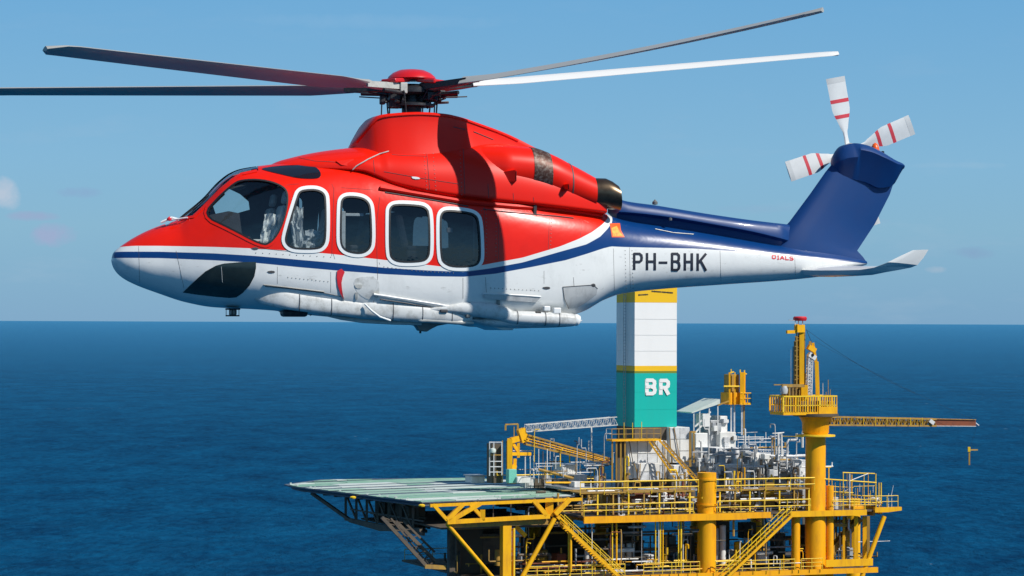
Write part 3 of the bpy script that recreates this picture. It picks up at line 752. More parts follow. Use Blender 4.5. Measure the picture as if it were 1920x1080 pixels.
patch('vent_panel', m_scuff, [(1055,538),(1112,534),(1120,541),(1118,552),(1100,566),(1082,577),(1066,578),(1058,560)], .006, 4, True)
rail('panel_seam', m_line, [(1055,538),(1112,534),(1120,541)], .006, .008)
rail('panel_seam', m_grey, [(1055,538),(1058,560),(1066,578)], .006, .008)
for x, y, a, b in ((1024,540,9,3), (1112,535,5,4), (508,510,9,3), (478,466,8,3), (870,584,10,5), (1007,589,9,4)):
    patch('access_latch', m_line, chaikin([(x-a,y-b*.4),(x+a*.5,y-b),(x+a,y+b*.3),(x-a*.2,y+b)], 1), .008, 2, True)
patch('scuffed_panel', m_fair, chaikin([(662,534),(668,519),(711,518),(711,564),(690,562),(672,552)], 1), .004, 4, True)
for x, y, a, b in ((672,537,8,4), (705,552,6,6), (668,555,3,7), (642,560,4,5)):
    patch('latch_plate', m_pale, chaikin([(x-a,y-b),(x+a,y-b),(x+a*.7,y+b),(x-a*.6,y+b)], 1), .012, 2, True)
rail('chin_seam', m_scuff, [(415,500),(416,514),(417,529)], .004, .010, nsub=4, n=4)
patch('red_streamer', m_redlet, [(632,508),(640,504),(646,510),(642,520),(640,530),(641,545),(644,560),(638,550),(633,535),(631,520)], .02, 2, False)
# underside kit
def px_box(name, m, x0, y0, x1, y1, yc, hw, parent=None, bevel=.02):
    a, b = hp(x0, y1, -yc), hp(x1, y0, -yc)
    return MB().box((a.x, -yc-hw, a.z), (b.x, -yc+hw, b.z)).build(name, m, parent or heli, bevel=bevel)
ld = px_box('landing_light', m_dark, 424, 578, 449, 581, .35, .12)
for k in range(5):
    x = 424 + k*6; MB().tube([hp(x,580,-.47), hp(x,592,-.47)], .006, 5).build('light_guard', m_dark, ld)
MB().tube([hp(423,592,-.47), hp(449,592,-.47)], .012, 5).build('light_guard', m_dark, ld)
px_box('lamp', m_grey, 431, 580, 443, 591, .38, .07, ld)
px_box('floodlight_housing', m_dark, 528, 579, 574, 594, .3, .2, bevel=.05)
MB().tube([hp(598,586,-.6), hp(640,596,-.7), hp(680,602,-.75), hp(740,605,-.8), hp(790,606,-.8)], .035, 8).build('float_tube', m_pale, heli)
MB().tube([hp(684,570,-1.05), hp(696,582,-1.09), hp(712,594,-1.06), hp(732,601,-1.0)], .018, 8).build('drain_hose', m_wclean, heli)
ring_xz([hp(735,600), hp(778,611), hp(784,620), hp(798,622), hp(806,617), hp(818,611), hp(862,603)], -.1, .1).build('belly_antenna_fairing', m_grey, heli, bevel=.01)
MB().tube([hp(788,619), hp(788,625)], .02, 6).build('belly_antenna', m_black, heli)
ring_xz([hp(880,603), hp(925,619), hp(945,619), hp(946,616), hp(980,615), hp(1060,611), hp(1075,600)], -.6, .6).build('belly_keel', m_white, heli, bevel=.03)
fairing('float_bag', m_pale, [(780,600,2,.03),(790,600,5,.06),(860,604,5,.06),(888,606,2,.03)], .96)
# nose: wiper pivot and probe
ws = MB().tube([hp(302,417,-.25), hp(322,408,-.3), hp(336,412,-.3)], .022, 6).tube([hp(322,412,-.32), hp(352,408,-.42)], .014, 6).build('wiper_pivot', m_wclean, heli)
MB().lathe(hp(318,411,-.28), [(.0,-.03),(.05,-.02),(.05,.01),(.0,.05)], 10).build('pivot_cap', m_redlet, ws)
MB().tube([hp(338,410,-.25), hp(372,385,-.2), hp(392,366,-.18)], .010, 5).build('wiper_blade', m_black, heli)

# ---------------- tail boom ridge, fin, stabilisers
sh = []
SC = interp([(1150,370),(1165,376),(1225,385),(1330,402),(1400,412),(1450,418),(1480,421)])
SB = interp([(1150,397),(1165,398),(1230,405),(1330,421),(1400,434),(1470,450),(1480,452)])
SW = interp([(1150,.34),(1165,.36),(1330,.33),(1455,.27),(1480,.10)])
for i in range(40):
    px = 1150 + 330*i/39; x = hp(px,400).x; zt = hp(px, SC(px)).z; zb = hp(px, SB(px), -.3).z; wv = SW(px); h = zt-zb
    half = [(0, zt), (wv*.3, zt-.004), (wv*.6, zt-.02), (wv*.8, zt-.05), (wv*.93, zt-h*.5), (wv, zb+.02), (wv, zb), (wv*.9, zb-.005), (wv*.55, zb-.04), (wv*.5, zb-.12), (wv*.45, zb-.30)]
    sh.append([V((x, -a, b)) for a, b in half] + [V((x, a, b)) for a, b in reversed(half[1:])])
MB().loft(sh).build('drive_shaft_cover', m_blue, heli)
for px, py in ((1257,411),): MB().lathe(hp(px,py,-.36), [(0,-.03),(.03,-.02),(.03,.02),(0,.03)], 8).build('latch_plate', m_grey, heli)
rail('footrail', m_pale, [(1228,430),(1262,437),(1300,440)], .008, .01, both=False)
an = MB().lathe(hp(1228,381), [(0,-.03),(.05,-.02),(.05,.02),(0,.07)], 10).build('boom_antenna', m_grey, heli)
# fin with real thickness
def fin_pt(px, py, y): return hp(px, py, y)
fl = []
LE = [(1440,470),(1462,435),(1480,416),(1520,362),(1548,322),(1566,300)]; TE = [(1626,494),(1618,482),(1607,470),(1640,420),(1668,365),(1678,335)]
for j in range(len(LE)):
    a = V(hp(*LE[j])); b = V(hp(*TE[j])); th = [.20,.19,.17,.13,.11,.10][j]; r = []
    prof = [(0,0),(.03,.5),(.12,.9),(.3,1),(.6,.72),(.9,.22),(1,.05)]
    for u, v in prof: p = a.lerp(b, u); r.append(V((p.x, -th*v, p.z)))
    for u, v in reversed(prof[1:]): p = a.lerp(b, u); r.append(V((p.x, th*v, p.z)))
    fl.append(r)
MB().loft(fl).build('tail_fin', m_blue, heli)
# gearbox fairing at the fin top
gf = []
G = [(1560,302,312,.05,.5),(1566,288,325,.15,.5),(1580,273,335,.20,.6),(1597,269,338,.24,.6),(1620,273,344,.26,.55),(1645,284,354,.26,.45),(1668,298,350,.24,.3),(1688,310,322,.16,.3),(1692,314,318,.05,.4)]
gt, gb, gw = (interp([(g[0], g[i]) for g in G]) for i in (1, 2, 3)); gm = interp([(1560,.5),(1597,.62),(1640,.6),(1692,.5)])
for i in range(30):
    px = 1560 + 132*i/29; x = hp(px,300).x; zt = hp(px, gt(px)).z; zb = hp(px, gb(px)).z; wv = gw(px); zk = zb + (zt-zb)*gm(px)*1.25 if px > 1600 else zb + (zt-zb)*gm(px)
    zk = min(zk, zt-.01)
    zk = zb + (zt-zb)*(.80 if px > 1600 else .6); wv *= 1.35
    half = [(0, zt), (wv*.45, zt-.004), (wv*.85, (zt+zk)/2+.01), (wv, zk), (wv*.97, zk-.02), (wv*.66, zb+(zk-zb)*.5), (wv*.34, zb+.01), (0, zb)]
    gf.append([V((x, -a, b)) for a, b in half] + [V((x, a, b)) for a, b in reversed(half[1:-1])])
MB().loft(gf).build('gearbox_fairing', m_blue, heli)
bc = MB().lathe(hp(1641,283,.05), [(.075,0),(.07,.06),(.045,.12),(0,.15)], 14).build('beacon', m_orange, heli)
MB().lathe(hp(1655,288,-.1), [(.03,0),(.03,.04),(0,.05)], 10).build('fin_light', m_black, heli)
# stabilisers, upturned tips
for side in (-1, 1):
    def sp(px, py, y): p = hp(px, py, -y); return V((p.x, side*y, p.z))
    # rows: (y, LE px,py, TE px,py, thickness)
    rows = [(.25,(1499,506),(1612,499),.095),(.7,(1530,507),(1636,500),.09),(1.2,(1572,507),(1664,500),.08),(1.6,(1612,506),(1690,500),.07),(1.82,(1638,502),(1708,502),.055),(1.90,(1664,492),(1720,497),.04),(1.93,(1688,480),(1731,484),.03),(1.95,(1712,469),(1741,468),.015)]
    rg = []
    for y, a, b, th in rows:
        A, B = sp(*a, y), sp(*b, y); r = []
        tilt = 0 if y < 1.7 else min(1, (y-1.7)/.25)
        nrm = V((0, side*tilt, 1-tilt*.9)).normalized()
        prof = [(0,0),(.08,.7),(.3,1),(.65,.7),(1,.05)]
        for u, v in prof: r.append(A.lerp(B, u) + nrm*th*v*.6)
        for u, v in reversed(prof[1:-1]): r.append(A.lerp(B, u) - nrm*th*v*1.5)
        rg.append(r)
    MB().loft(rg).build('stabiliser', m_white, heli)

# ---------------- lettering
SEG = dict(
 P=[[(0,0),(0,1)],[(0,1),(.7,1),(.95,.9),(1,.75),(.95,.58),(.7,.48),(0,.48)]],
 H=[[(0,0),(0,1)],[(1,0),(1,1)],[(0,.5),(1,.5)]],
 B=[[(0,0),(0,1)],[(0,1),(.7,1),(.93,.9),(.95,.75),(.9,.6),(.65,.52),(0,.52)],[(.6,.52),(.92,.44),(1,.27),(.93,.1),(.7,0),(0,0)]],
 K=[[(0,0),(0,1)],[(1,1),(0,.40)],[(.36,.58),(1,0)]], R=[[(0,0),(0,1)],[(0,1),(.75,1),(.98,.88),(1,.74),(.95,.58),(.7,.46),(0,.46)],[(.55,.46),(1,0)]],
 I=[[(.5,0),(.5,1)],[(.2,0),(.8,0)],[(.2,1),(.8,1)]], L=[[(0,1),(0,0),(1,0)]], A=[[(0,0),(.5,1),(1,0)],[(.2,.35),(.8,.35)]], U=[[(0,1),(0,.2),(.3,0),(.7,0),(1,.2),(1,1)],[(0,1),(1,1)]],
 S=[[(1,.9),(.7,1),(.2,1),(0,.8),(.2,.55),(.8,.45),(1,.2),(.8,0),(.1,0),(0,.1)]])
SEG['-'] = [[(0,.43),(1,.43)]]
def text_mesh(items, sw, project):
    """items: (char, x, y_bottom, width, height) in pixels; strokes laid on a surface through project(px, py)"""
    mb = MB()
    for ch, x, y, w_, h_ in items:
        for si, st in enumerate(SEG[ch]):
            p = [(x + a*w_, y - b*h_) for a, b in st]
            for i in range(len(p)-1):
                (ax, ay), (bx, by) = p[i], p[i+1]; L = math.hypot(bx-ax, by-ay); tx, ty = (bx-ax)/L, (by-ay)/L
                e = sw*.5 if True else 0
                ax, ay, bx, by = ax-tx*e*.5, ay-ty*e*.5, bx+tx*e*.5, by+ty*e*.5
                k = max(1, int(L/4)); rows = []
                for j in range(k+1):
                    cx, cy = ax+(bx-ax)*j/k, ay+(by-ay)*j/k
                    a_, b_ = project(cx-ty*e, cy+tx*e, si*20+i), project(cx+ty*e, cy-tx*e, si*20+i)
                    if a_ is None or b_ is None: continue
                    rows.append((a_, b_))
                for j in range(len(rows)-1):
                    mb.add([rows[j][0], rows[j][1], rows[j+1][1], rows[j+1][0]], [(0,1,2,3)])
    return mb
on_body = lambda px, py, k=0: hit(px, py, 0.004 + k*.00012)
for it in (('P',1189,505,14,29),('H',1213,505.5,14.5,30),('-',1236,505.5,14,30),('B',1260,506,13.5,30),('H',1284,506,13,30),('K',1308,506.5,15,30)):
    text_mesh([it], 4.8, on_body).build('registration_letter', m_letter, heli)
for it in (('U',1448,485,6,6),('I',1457,486,4,6.5),('A',1463,486.5,7,6.5),('L',1473,487,5.5,6.5),('S',1481,487.5,6,6.5)):
    text_mesh([it], 2.0, on_body).build('red_letter', m_redlet, heli)
stk = patch('sticker', m_orange, [(1143,419),(1162,419),(1164,432),(1171,445),(1147,445)], .006, 3)
patch('sticker_print', mat('sticker_yellow', (.75, .42, .03), .5, var=1.0, vscale=25, varcol=(.65, .05, .02)), [(1146,428),(1156,424),(1162,436),(1168,443),(1149,443)], .009, 3)

# ---------------- main rotor
HC = hp(772, 165)                 # rotor head centre
m_blade = mat('blade_grey', (0.40, 0.40, 0.38), 0.38, var=0.3, vscale=1.5, varcol=(0.30, 0.29, 0.27))
m_blade_sun = mat('blade_sunlit', (0.80, 0.79, 0.76), 0.4)  # direct sun put into the colour of a single blade
m_cap = mat('red_cap_paint', (0.62, 0.008, 0.010), 0.3, coat=0.5)
MB().lathe(HC, [(.17,-.46),(.17,-.30),(.20,-.28),(.20,-.2),(.15,-.19),(.15,.05)], 20).build('rotor_mast', m_dark, heli)
hubp = MB().lathe(HC, [(.0,-.14),(.30,-.13),(.36,-.09),(.36,-.01),(.30,.03),(.18,.06),(0,.07)], 20).build('rotor_hub', m_dark, heli)
MB().lathe(HC+V((0,0,-.28)), [(.2,-.05),(.40,-.04),(.40,.0),(.2,.03)], 20).build('swashplate', m_dark, heli)
# red cap: a flat dome on arms
cp = MB().lathe(HC+V((0,0,.13)), [(.0,-.02),(.36,-.0),(.42,.02),(.40,.06),(.33,.12),(.22,.17),(.1,.185),(0,.19)], 28).build('hub_cap', m_cap, heli)
def wl(v): return RZi @ v        # world direction -> helicopter frame
Hw = l2w(HC)
def tip_solve(px, py, Rr, near):
    best = None; lo, hi = (Hw.y - Rr, Hw.y) if near else (Hw.y, Hw.y + Rr)
    for i in range(2000):
        Y = lo + (hi-lo)*i/1999; p = at_y(px, py, Y); e = abs(math.hypot(p.x-Hw.x, p.y-Hw.y) - Rr)
        if best is None or e < best[0]: best = (e, p)
    return best[1]
RR = 7.8
blades = [(-34,171,False,.50),(93,90,True,.42),(1548,19,True,.40),(1567,101,False,.50)]
for bi, (px, py, near, mid) in enumerate(blades):
    tw = tip_solve(px, py, RR, near); tip = w2l(tw); d = V((tip.x-HC.x, tip.y-HC.y, 0)); Lh = d.length; d.normalize()
    rise = tip.z - HC.z
    side = V((0,0,1)).cross(d)          # leading edge side for a rotor turning anticlockwise from above
    def zc(u): return HC.z + (-.02) + (rise+.02)*((4*mid-1)*u + (2-4*mid)*u*u)
    rg = []; N = 34
    for i in range(N):
        u = .135 + (1-.135)*i/(N-1); r = u*Lh; c = V((HC.x, HC.y, 0)) + d*r; c.z = zc(u)
        ch = .27 + (.30 if bi == 1 else .23)*min(1, (u-.135)/.10); 
        if u > .965: ch *= 1 - ((u-.965)/.035)**2*.8
        th = .034 if u > .2 else .06 - .3*(u-.12)
        pitch = radians(17 - 8*u); off = -.1*ch
        if u > .965: off -= (u-.965)/.035*.1
        P_ = [(.5,0),(.42,.5),(.2,.95),(-.1,.75),(-.5,.08),(-.5,-.05),(-.1,-.35),(.2,-.55),(.42,-.35)]
        r_ = []
        for a, b in P_:
            la = a*ch + off; lb = b*th*1.6
            r_.append(c + side*(la*cos(pitch) - lb*sin(pitch)) + V((0,0,la*sin(pitch) + lb*cos(pitch))))
        rg.append(r_)
    bo = MB().loft(rg).build('main_rotor_blade', m_blade_sun if bi == 3 else m_blade, heli)
    # grip, damper and pitch horn
    g0 = HC + d*.20 + V((0,0,-.02)); g1 = V((HC.x,HC.y,0)) + d*(.15*Lh); g1.z = zc(.15)
    gg = MB().tube([g0, g0.lerp(g1,.25), g0.lerp(g1,.7), g1], [.10,.085,.07,.05], 10).build('blade_grip', m_pale if bi in (1,) else m_grey, heli)
    for s_ in (-1, 1): MB().bar(HC + d*.25 + side*s_*.11 + V((0,0,.0)), g1 + side*s_*.09, .04, .10).build('grip_strap', m_dark if bi != 1 else m_pale, gg)
    MB().tube([HC + d*.34 + side*.17 + V((0,0,-.12)), HC + d*.85 + side*.16 + V((0,0,-.10))], .035, 8).build('lag_damper', m_dark, gg)
    MB().tube([HC + d*.40 + side*.20 + V((0,0,-.08)), HC + d*.36 + side*.22 + V((0,0,-.46))], .014, 6).build('pitch_link', m_dark, gg)
    MB().tube([HC + d*.50 + side*-.12 + V((0,0,-.16)), HC + d*.95 + side*-.10 + V((0,0,-.13))], .012, 6).build('hydraulic_line', m_black, gg)
    MB().box((-.09,-.07,-.07),(.09,.07,.07), None, HC + d*.42 + V((0,0,-.16))).build('damper_bracket', m_dark, gg, bevel=.01)
    MB().bar(HC + d*.2 + V((0,0,.12)), HC + d*(.66 if bi == 0 else .58) + V((0,0,.05 if bi == 0 else .08)), .34, .075).build('cap_arm', m_cap, cp, bevel=.02)
# scissor links and wiring under the head
sclk = MB()
rnd = random.Random(4)
for k in range(34):
    a = rnd.uniform(0, 2*pi); r0, r1 = rnd.uniform(.15,.3), rnd.uniform(.3,.66)
    p = HC + V((cos(a)*r0, sin(a)*r0, rnd.uniform(-.34,-.1))); q = HC + V((cos(a+.3)*r1, sin(a+.3)*r1, rnd.uniform(-.30,-.05)))
    sclk.tube([p, (p+q)/2 + V((0,0,rnd.uniform(-.09,.04))), q], rnd.uniform(.012,.03), 6)
sclk.build('scissor_links', m_dark, heli)
for px, y in ((716,-.3),(731,-.1),(793,.2),(815,-.25)):
    MB().tube([hp(px,190,y), hp(px-1,218,y)], .012, 6).build('control_rod', m_dark, heli)
hc2 = MB().box((-.06,-.03,-.09),(.06,.03,.09), None, hp(757,165,-.34)); hc2.build('grip_clevis', m_pale, heli, bevel=.01)
px_box('actuator', m_dark, 728, 182, 750, 203, .15, .08)
px_box('actuator', m_dark, 712, 180, 722, 196, .25, .05)
px_box('actuator', m_dark, 818, 170, 834, 184, .2, .08)

# ---------------- tail rotor on the far side of the fin
TC = hp(1591, 284, .42)
MB().tube([TC + V((0,-.4,-.02)), TC + V((0,.12,0))], .05, 12).build('tail_rotor_shaft', m_grey, heli)
MB().tube([TC + V((0,-.1,0)), TC + V((0,.10,0))], [.15,.12], 16).build('tail_rotor_hub', m_pale, heli)
m_band2 = mat('red_tip_band', (0.60, 0.05, 0.07), 0.4)
m_tbl = mat('tail_blade_white', (0.66, 0.68, 0.69), 0.45, var=0.4, vscale=5, varcol=(0.5, 0.52, 0.53))
m_tgrey = mat('tail_blade_grey', (0.55, 0.57, 0.58), 0.4)
for px, py in ((1565,146),(1708,234),(1477,322),(1632,424)):
    tp = hp(px, py, .45); d = V((tp.x-TC.x, 0, tp.z-TC.z)); L = d.length; d.normalize(); s_ = V((-d.z, 0, d.x))
    def bl(u0, u1, grow=0.0, n=10):
        rg = []
        for i in range(n):
            u = u0 + (u1-u0)*i/(n-1); c = TC + d*(u*L); ch = .10 + .27*min(1, max(0, (u-.22)/.33))**1.2; th = .018 + grow
            if u < .3: ch = .09 + .05*abs(u-.2)*4
            tw = radians(22 - 18*u)
            ring = []
            for a, b in ((.5,0),(.3,.9),(0,1),(-.5,.1),(-.5,-.1),(0,-.8),(.3,-.8)):
                aa = a*(ch+grow*2); bb = b*th
                ring.append(c + s_*(aa*cos(tw)) + V((0, -aa*sin(tw)*.6 + bb, 0)))
            rg.append(ring)
        return MB().loft(rg)
    tb = bl(.10, 1.0, n=22).build('tail_rotor_blade', m_tbl, heli)
    for a, b in ((.45,.50),(.66,.71)): bl(a, b, .0025, 4).build('red_band', m_band2, tb)
    bl(.93, 1.003, .0025, 4).build('blade_tip', m_tgrey, tb)

# ================================================================ THE PLATFORM
# its own plan axes: ua runs along the front edge of the main deck, ub into the distance
PO = V((7.3, 268.6, 0)); PA = radians(21)
ua = V((cos(PA), sin(PA), 0)); ub = V((-sin(PA), cos(PA), 0)); UZ = V((0, 0, 1))
def W(a, b, z): return PO + ua*a + ub*b + UZ*z
def PW(px, py, b=0.0):
    """world point on the vertical plane at depth b of the platform, seen at a photograph pixel"""
    d = ray(px, py); k = ((PO - CAM).dot(ub) + b) / d.dot(ub); return CAM + d*k
def abz(p): q = p - PO; return q.dot(ua), q.dot(ub), p.z
def PZ(px, py, z): return at_z(px, py, z)
PR = Matrix((ua, ub, UZ)).transposed()

YEL = (0.88, 0.44, 0.003)
m_yel = mat('yellow_marine_paint', YEL, 0.5, spec=0.3, var=0.62, vscale=1.7, varcol=(0.50, 0.19, 0.015), streak=True)
m_yel2 = mat('orange_yellow_paint', (0.90, 0.40, 0.002), 0.5, spec=0.3, var=0.62, vscale=1.7, varcol=(0.50, 0.17, 0.012), streak=True)
m_yrail = mat('bright_yellow_rail', (0.90, 0.58, 0.015), 0.5, var=0.6, vscale=1.5, varcol=(0.5, 0.3, 0.03))
m_yold = mat('weathered_yellow_paint', (0.42, 0.24, 0.035), 0.6, var=0.9, vscale=1.2, varcol=(0.16, 0.10, 0.05), streak=True)
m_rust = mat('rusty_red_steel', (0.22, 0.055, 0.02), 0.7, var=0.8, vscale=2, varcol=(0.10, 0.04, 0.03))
m_pwhite = mat('white_module_paint', (0.72, 0.72, 0.70), 0.5, var=0.75, vscale=0.7, varcol=(0.42, 0.38, 0.33), streak=True)
m_twhite = mat('white_tower_paint', (0.82, 0.81, 0.79), 0.5, var=0.22, vscale=0.5, varcol=(0.66, 0.65, 0.63), streak=True)
m_pgrey = mat('grey_plant_steel', (0.38, 0.40, 0.42), 0.5, 0.1, var=0.9, vscale=0.9, varcol=(0.10, 0.10, 0.11))
m_pgrey2 = mat('pale_grey_cladding', (0.62, 0.63, 0.64), 0.5, 0.0, var=0.9, vscale=0.8, varcol=(0.2, 0.2, 0.21))
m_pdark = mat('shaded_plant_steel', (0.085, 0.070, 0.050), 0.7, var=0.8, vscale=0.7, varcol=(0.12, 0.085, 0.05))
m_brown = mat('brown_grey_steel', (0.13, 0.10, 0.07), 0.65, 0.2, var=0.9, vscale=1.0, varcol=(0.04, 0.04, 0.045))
m_teal = mat('teal_tower_paint', (0.0, 0.44, 0.37), 0.42, var=0.25, vscale=0.5, varcol=(0.0, 0.34, 0.30), streak=True)
m_olive = mat('olive_trim_paint', (0.16, 0.22, 0.02), 0.5)
m_tyel = mat('yellow_tower_paint', (0.86, 0.50, 0.004), 0.42, var=0.4, vscale=0.8, varcol=(0.70, 0.42, 0.02))
m_green = mat('pale_green_deck_paint', (0.20, 0.38, 0.28), 0.6, var=0.9, vscale=0.5, varcol=(0.38, 0.50, 0.40))
m_green2 = mat('faded_green_deck_paint', (0.33, 0.49, 0.38), 0.6, var=0.9, vscale=0.6, varcol=(0.22, 0.34, 0.28))
m_wplank = mat('white_deck_paint', (0.58, 0.64, 0.59), 0.55, var=0.8, vscale=0.7, varcol=(0.42, 0.48, 0.44))
m_net = mat('blue_grey_net_steel', (0.075, 0.095, 0.13), 0.6, var=0.7, vscale=1.0, varcol=(0.18, 0.20, 0.23))
m_redp = mat('red_signal_paint', (0.60, 0.02, 0.03), 0.45)
m_plets = mat('white_sign_lettering', (0.80, 0.80, 0.78), 0.5)
m_minttank = mat('mint_cabinet_paint', (0.15, 0.48, 0.38), 0.5, var=0.4, vscale=1)
m_lit = mat('pale_green_grey', (0.40, 0.46, 0.42), 0.6, var=0.5, vscale=1)

rnd = random.Random(21)
ZM = 35.45      # main deck
ZL = 29.35      # lower deck
ZU = 38.6       # upper walkway
a_of = lambda px, b=0.0: abz(PW(px, 960, b))[0]
A0, A1 = a_of(1095), a_of(1690)
plat = thing('offshore_platform', 'yellow steel offshore platform with two decks, thick columns and stairs, below the helicopter', 'oil platform', W(12, 12, 0))

def abox(mb, a0, a1, b0, b1, z0, z1): return mb.box((a0, b0, z0), (a1, b1, z1), PR, PO)
def col(name, px, b, z0, z1, r, m=m_yel2, n=20, parent=plat, rings=()):
    c = PW(px, 950, b); mb = MB().tube([V((c.x, c.y, z0)), V((c.x, c.y, z1))], r, n)
    for zr in rings: mb.tube([V((c.x, c.y, zr)), V((c.x, c.y, zr+.18))], r*1.10, n)
    return mb.build(name, m, parent)
# columns to the sea bed
col('column', 1325, 1.2, -6, 39.6, .98, rings=(ZL-.2, 36.2, 38.8))
col('column', 1492, 1.0, -6, ZM-.3, .46)
col('column', 1556, 1.0, -6, 38.0, .40)
for px, b, r, t in ((1310,22,.9,ZM),(1420,23,.8,ZM),(1600,22,.8,ZM),(1130,22,.9,ZM),(870,20,.9,ZM),(1000,22,.8,ZM)): col('column', px, b, -6, t-.4, r, m_yel)
# left front leg: a box column with a web
mb = MB(); c = abz(PW(953, 1000, 0))[0]
abox(mb, c-.55, c+.35, 0, .9, -6, ZM-.7); mb.build('column', m_yel, plat)
mb = MB(); abox(mb, c+.62, c+.78, 0.1, .5, ZL-2, ZM-1.0); mb.build('ladder_rail', m_yrail, plat)
c = abz(PW(846, 1000, 6))[0]; mb = MB(); abox(mb, c-.3, c+.3, 5.6, 6.4, -6, ZM-1.2); mb.build('column', m_brown, plat)
# deck plates and edge girders
def deck(name, m, a0, a1, b0, b1, z, t): mb = MB(); abox(mb, a0, a1, b0, b1, z-t, z); return mb.build(name, m, plat)
deck('main_deck', m_brown, A0+.1, A1-2.4, .25, 25, ZM-.02, .18)
deck('main_deck', m_brown, a_of(840), A0-.0, 2, 25, ZM-.9, .18)
deck('lower_deck', m_brown, a_of(905), a_of(1640)+.2, .25, 25, ZL, .2)
deck('edge_girder', m_yel2, A0, a_of(1400), -.05, .25, ZM+.0, .68)
deck('edge_girder', m_yel2, a_of(1400)+.01, a_of(1445), -.05, .25, ZM+.02, .60)
deck('edge_girder', m_yel, a_of(1482), a_of(1625), -.05, .25, ZM+.02, .58)
deck('edge_girder', m_yel, a_of(1640), A1, -.10, .30, ZM+.22, .36)
mb = MB(); mb.hexa([W(a_of(1640),-.1,ZM-.3), W(A1-1.6,-.1,ZM-.3), W(A1-1.6,.3,ZM-.3), W(a_of(1640),.3,ZM-.3), W(a_of(1640),-.1,ZM-.14), W(A1,-.1,ZM-.14), W(A1,.3,ZM-.14), W(a_of(1640),.3,ZM-.14)]); mb.build('girder_flange', m_yel, plat)
deck('side_girder', m_yel2, A1-2.4, A1-2.1, .3, 25, ZM, .5)
deck('rear_girder', m_yold, A0, A1-2.4, 25, 25.3, ZM, .6)
deck('lower_girder', m_yel2, a_of(905), a_of(1640)+.4, -.05, .25, ZL+.05, .55)
deck('lower_girder', m_yel, a_of(1548), a_of(1636), -.12, -.02, ZL+1.0, .75)
for k in range(9):
    a = A0 + 1 + k*4; deck('cross_beam', m_yold, a, a+.3, .3, 24.9, ZM-.21, .45)
for k in range(5): 
    mb = MB(); abox(mb, A0, A1-2.6, 4+k*5, 4.25+k*5, ZM-.62, ZM-.22); mb.build('cross_beam', m_yold, plat)
# braces on the right
def beam(name, p, q, w_, h_=None, m=m_yel, parent=plat): return MB().bar(p, q, w_, h_).build(name, m, parent)
def pbeam(name, x0, y0, b0, x1, y1, b1, w_, m=m_yel, parent=plat, round_=True):
    p, q = PW(x0, y0, b0), PW(x1, y1, b1)
    return (MB().tube([p, q], w_/2, 10) if round_ else MB().bar(p, q, w_)).build(name, m, parent)
pbeam('brace', 1658, 968, .2, 1616, 1082, .2, .50)
pbeam('brace', 1612, 972, 3, 1551, 1042, 3, .62, m_yold, round_=False)
pbeam('brace', 1604, 970, 3.6, 1549, 1032, 3.6, .2, m_yrail)
for x, w_, b in ((1582,.25,2),(1586,.2,4),(1605,.42,1.2),(1621,.42,1.5),(1628,.3,6),(1565,.25,8)): pbeam('post', x, 968, b, x, 1050, b, w_, m_yel if b < 3 else m_yold, round_=False)
for x0, x1, y, b in ((1552,1602,977,4),(1552,1595,984,2)): pbeam('hanging_beam', x0, y, b, x1, y+1, b, .35, m_yold, round_=False)

# ---- railings
def railing(p, q, h=1.15, step=1.5, m=m_yrail, mids=1, r=.045, parent=plat, toe=False):
    p, q = V(p), V(q); n = max(1, int((q-p).length/step)); mb = MB().tube([p+UZ*h, q+UZ*h], r, 5)
    for k in range(mids): z = h*(k+1)/(mids+1); mb.tube([p+UZ*z, q+UZ*z], r*.75, 5)
    if toe: mb.bar(p+UZ*.08, q+UZ*.08, .03, .16)
    o = mb.build('railing', m, parent)
    for k in range(n+1):
        a = p.lerp(q, k/n); MB().bar(a, a+UZ*h, .07).build('railing_post', m, o)
    return o
railing(W(A0,0,ZM), W(a_of(1300),0,ZM), 1.2, 2.2, r=.07)
railing(W(a_of(1345),0,ZM), W(a_of(1520),0,ZM), 1.25, 2.2, r=.07)
railing(W(a_of(1560),0,ZM), W(A1-3,0,ZM), 1.1, 1.2)
railing(W(a_of(1643),0,ZM+.22), W(A1-.4,0,ZM+.22), 1.2, 1.1)
railing(W(A1-2.3,0.5,ZM), W(A1-2.3,24,ZM), 1.15, 3)
railing(W(A0,25,ZM), W(A1-3,25,ZM), 1.15, 3)
railing(W(a_of(985),-.3,ZL), W(a_of(1170),-.3,ZL), 1.25, 1.1, r=.05, mids=2)
railing(W(a_of(1205),-.3,ZL), W(a_of(1310),-.3,ZL), 1.25, .9, r=.05, mids=2)
railing(W(a_of(1340),-.3,ZL), W(a_of(1488),-.3,ZL), 1.2, 1.3, r=.05, mids=2)
railing(W(a_of(1500),-.3,ZL), W(a_of(1540),-.3,ZL), 1.2, 1.0, mids=2)
railing(W(a_of(905),24,ZL), W(a_of(1600),24,ZL), 1.2, 3)
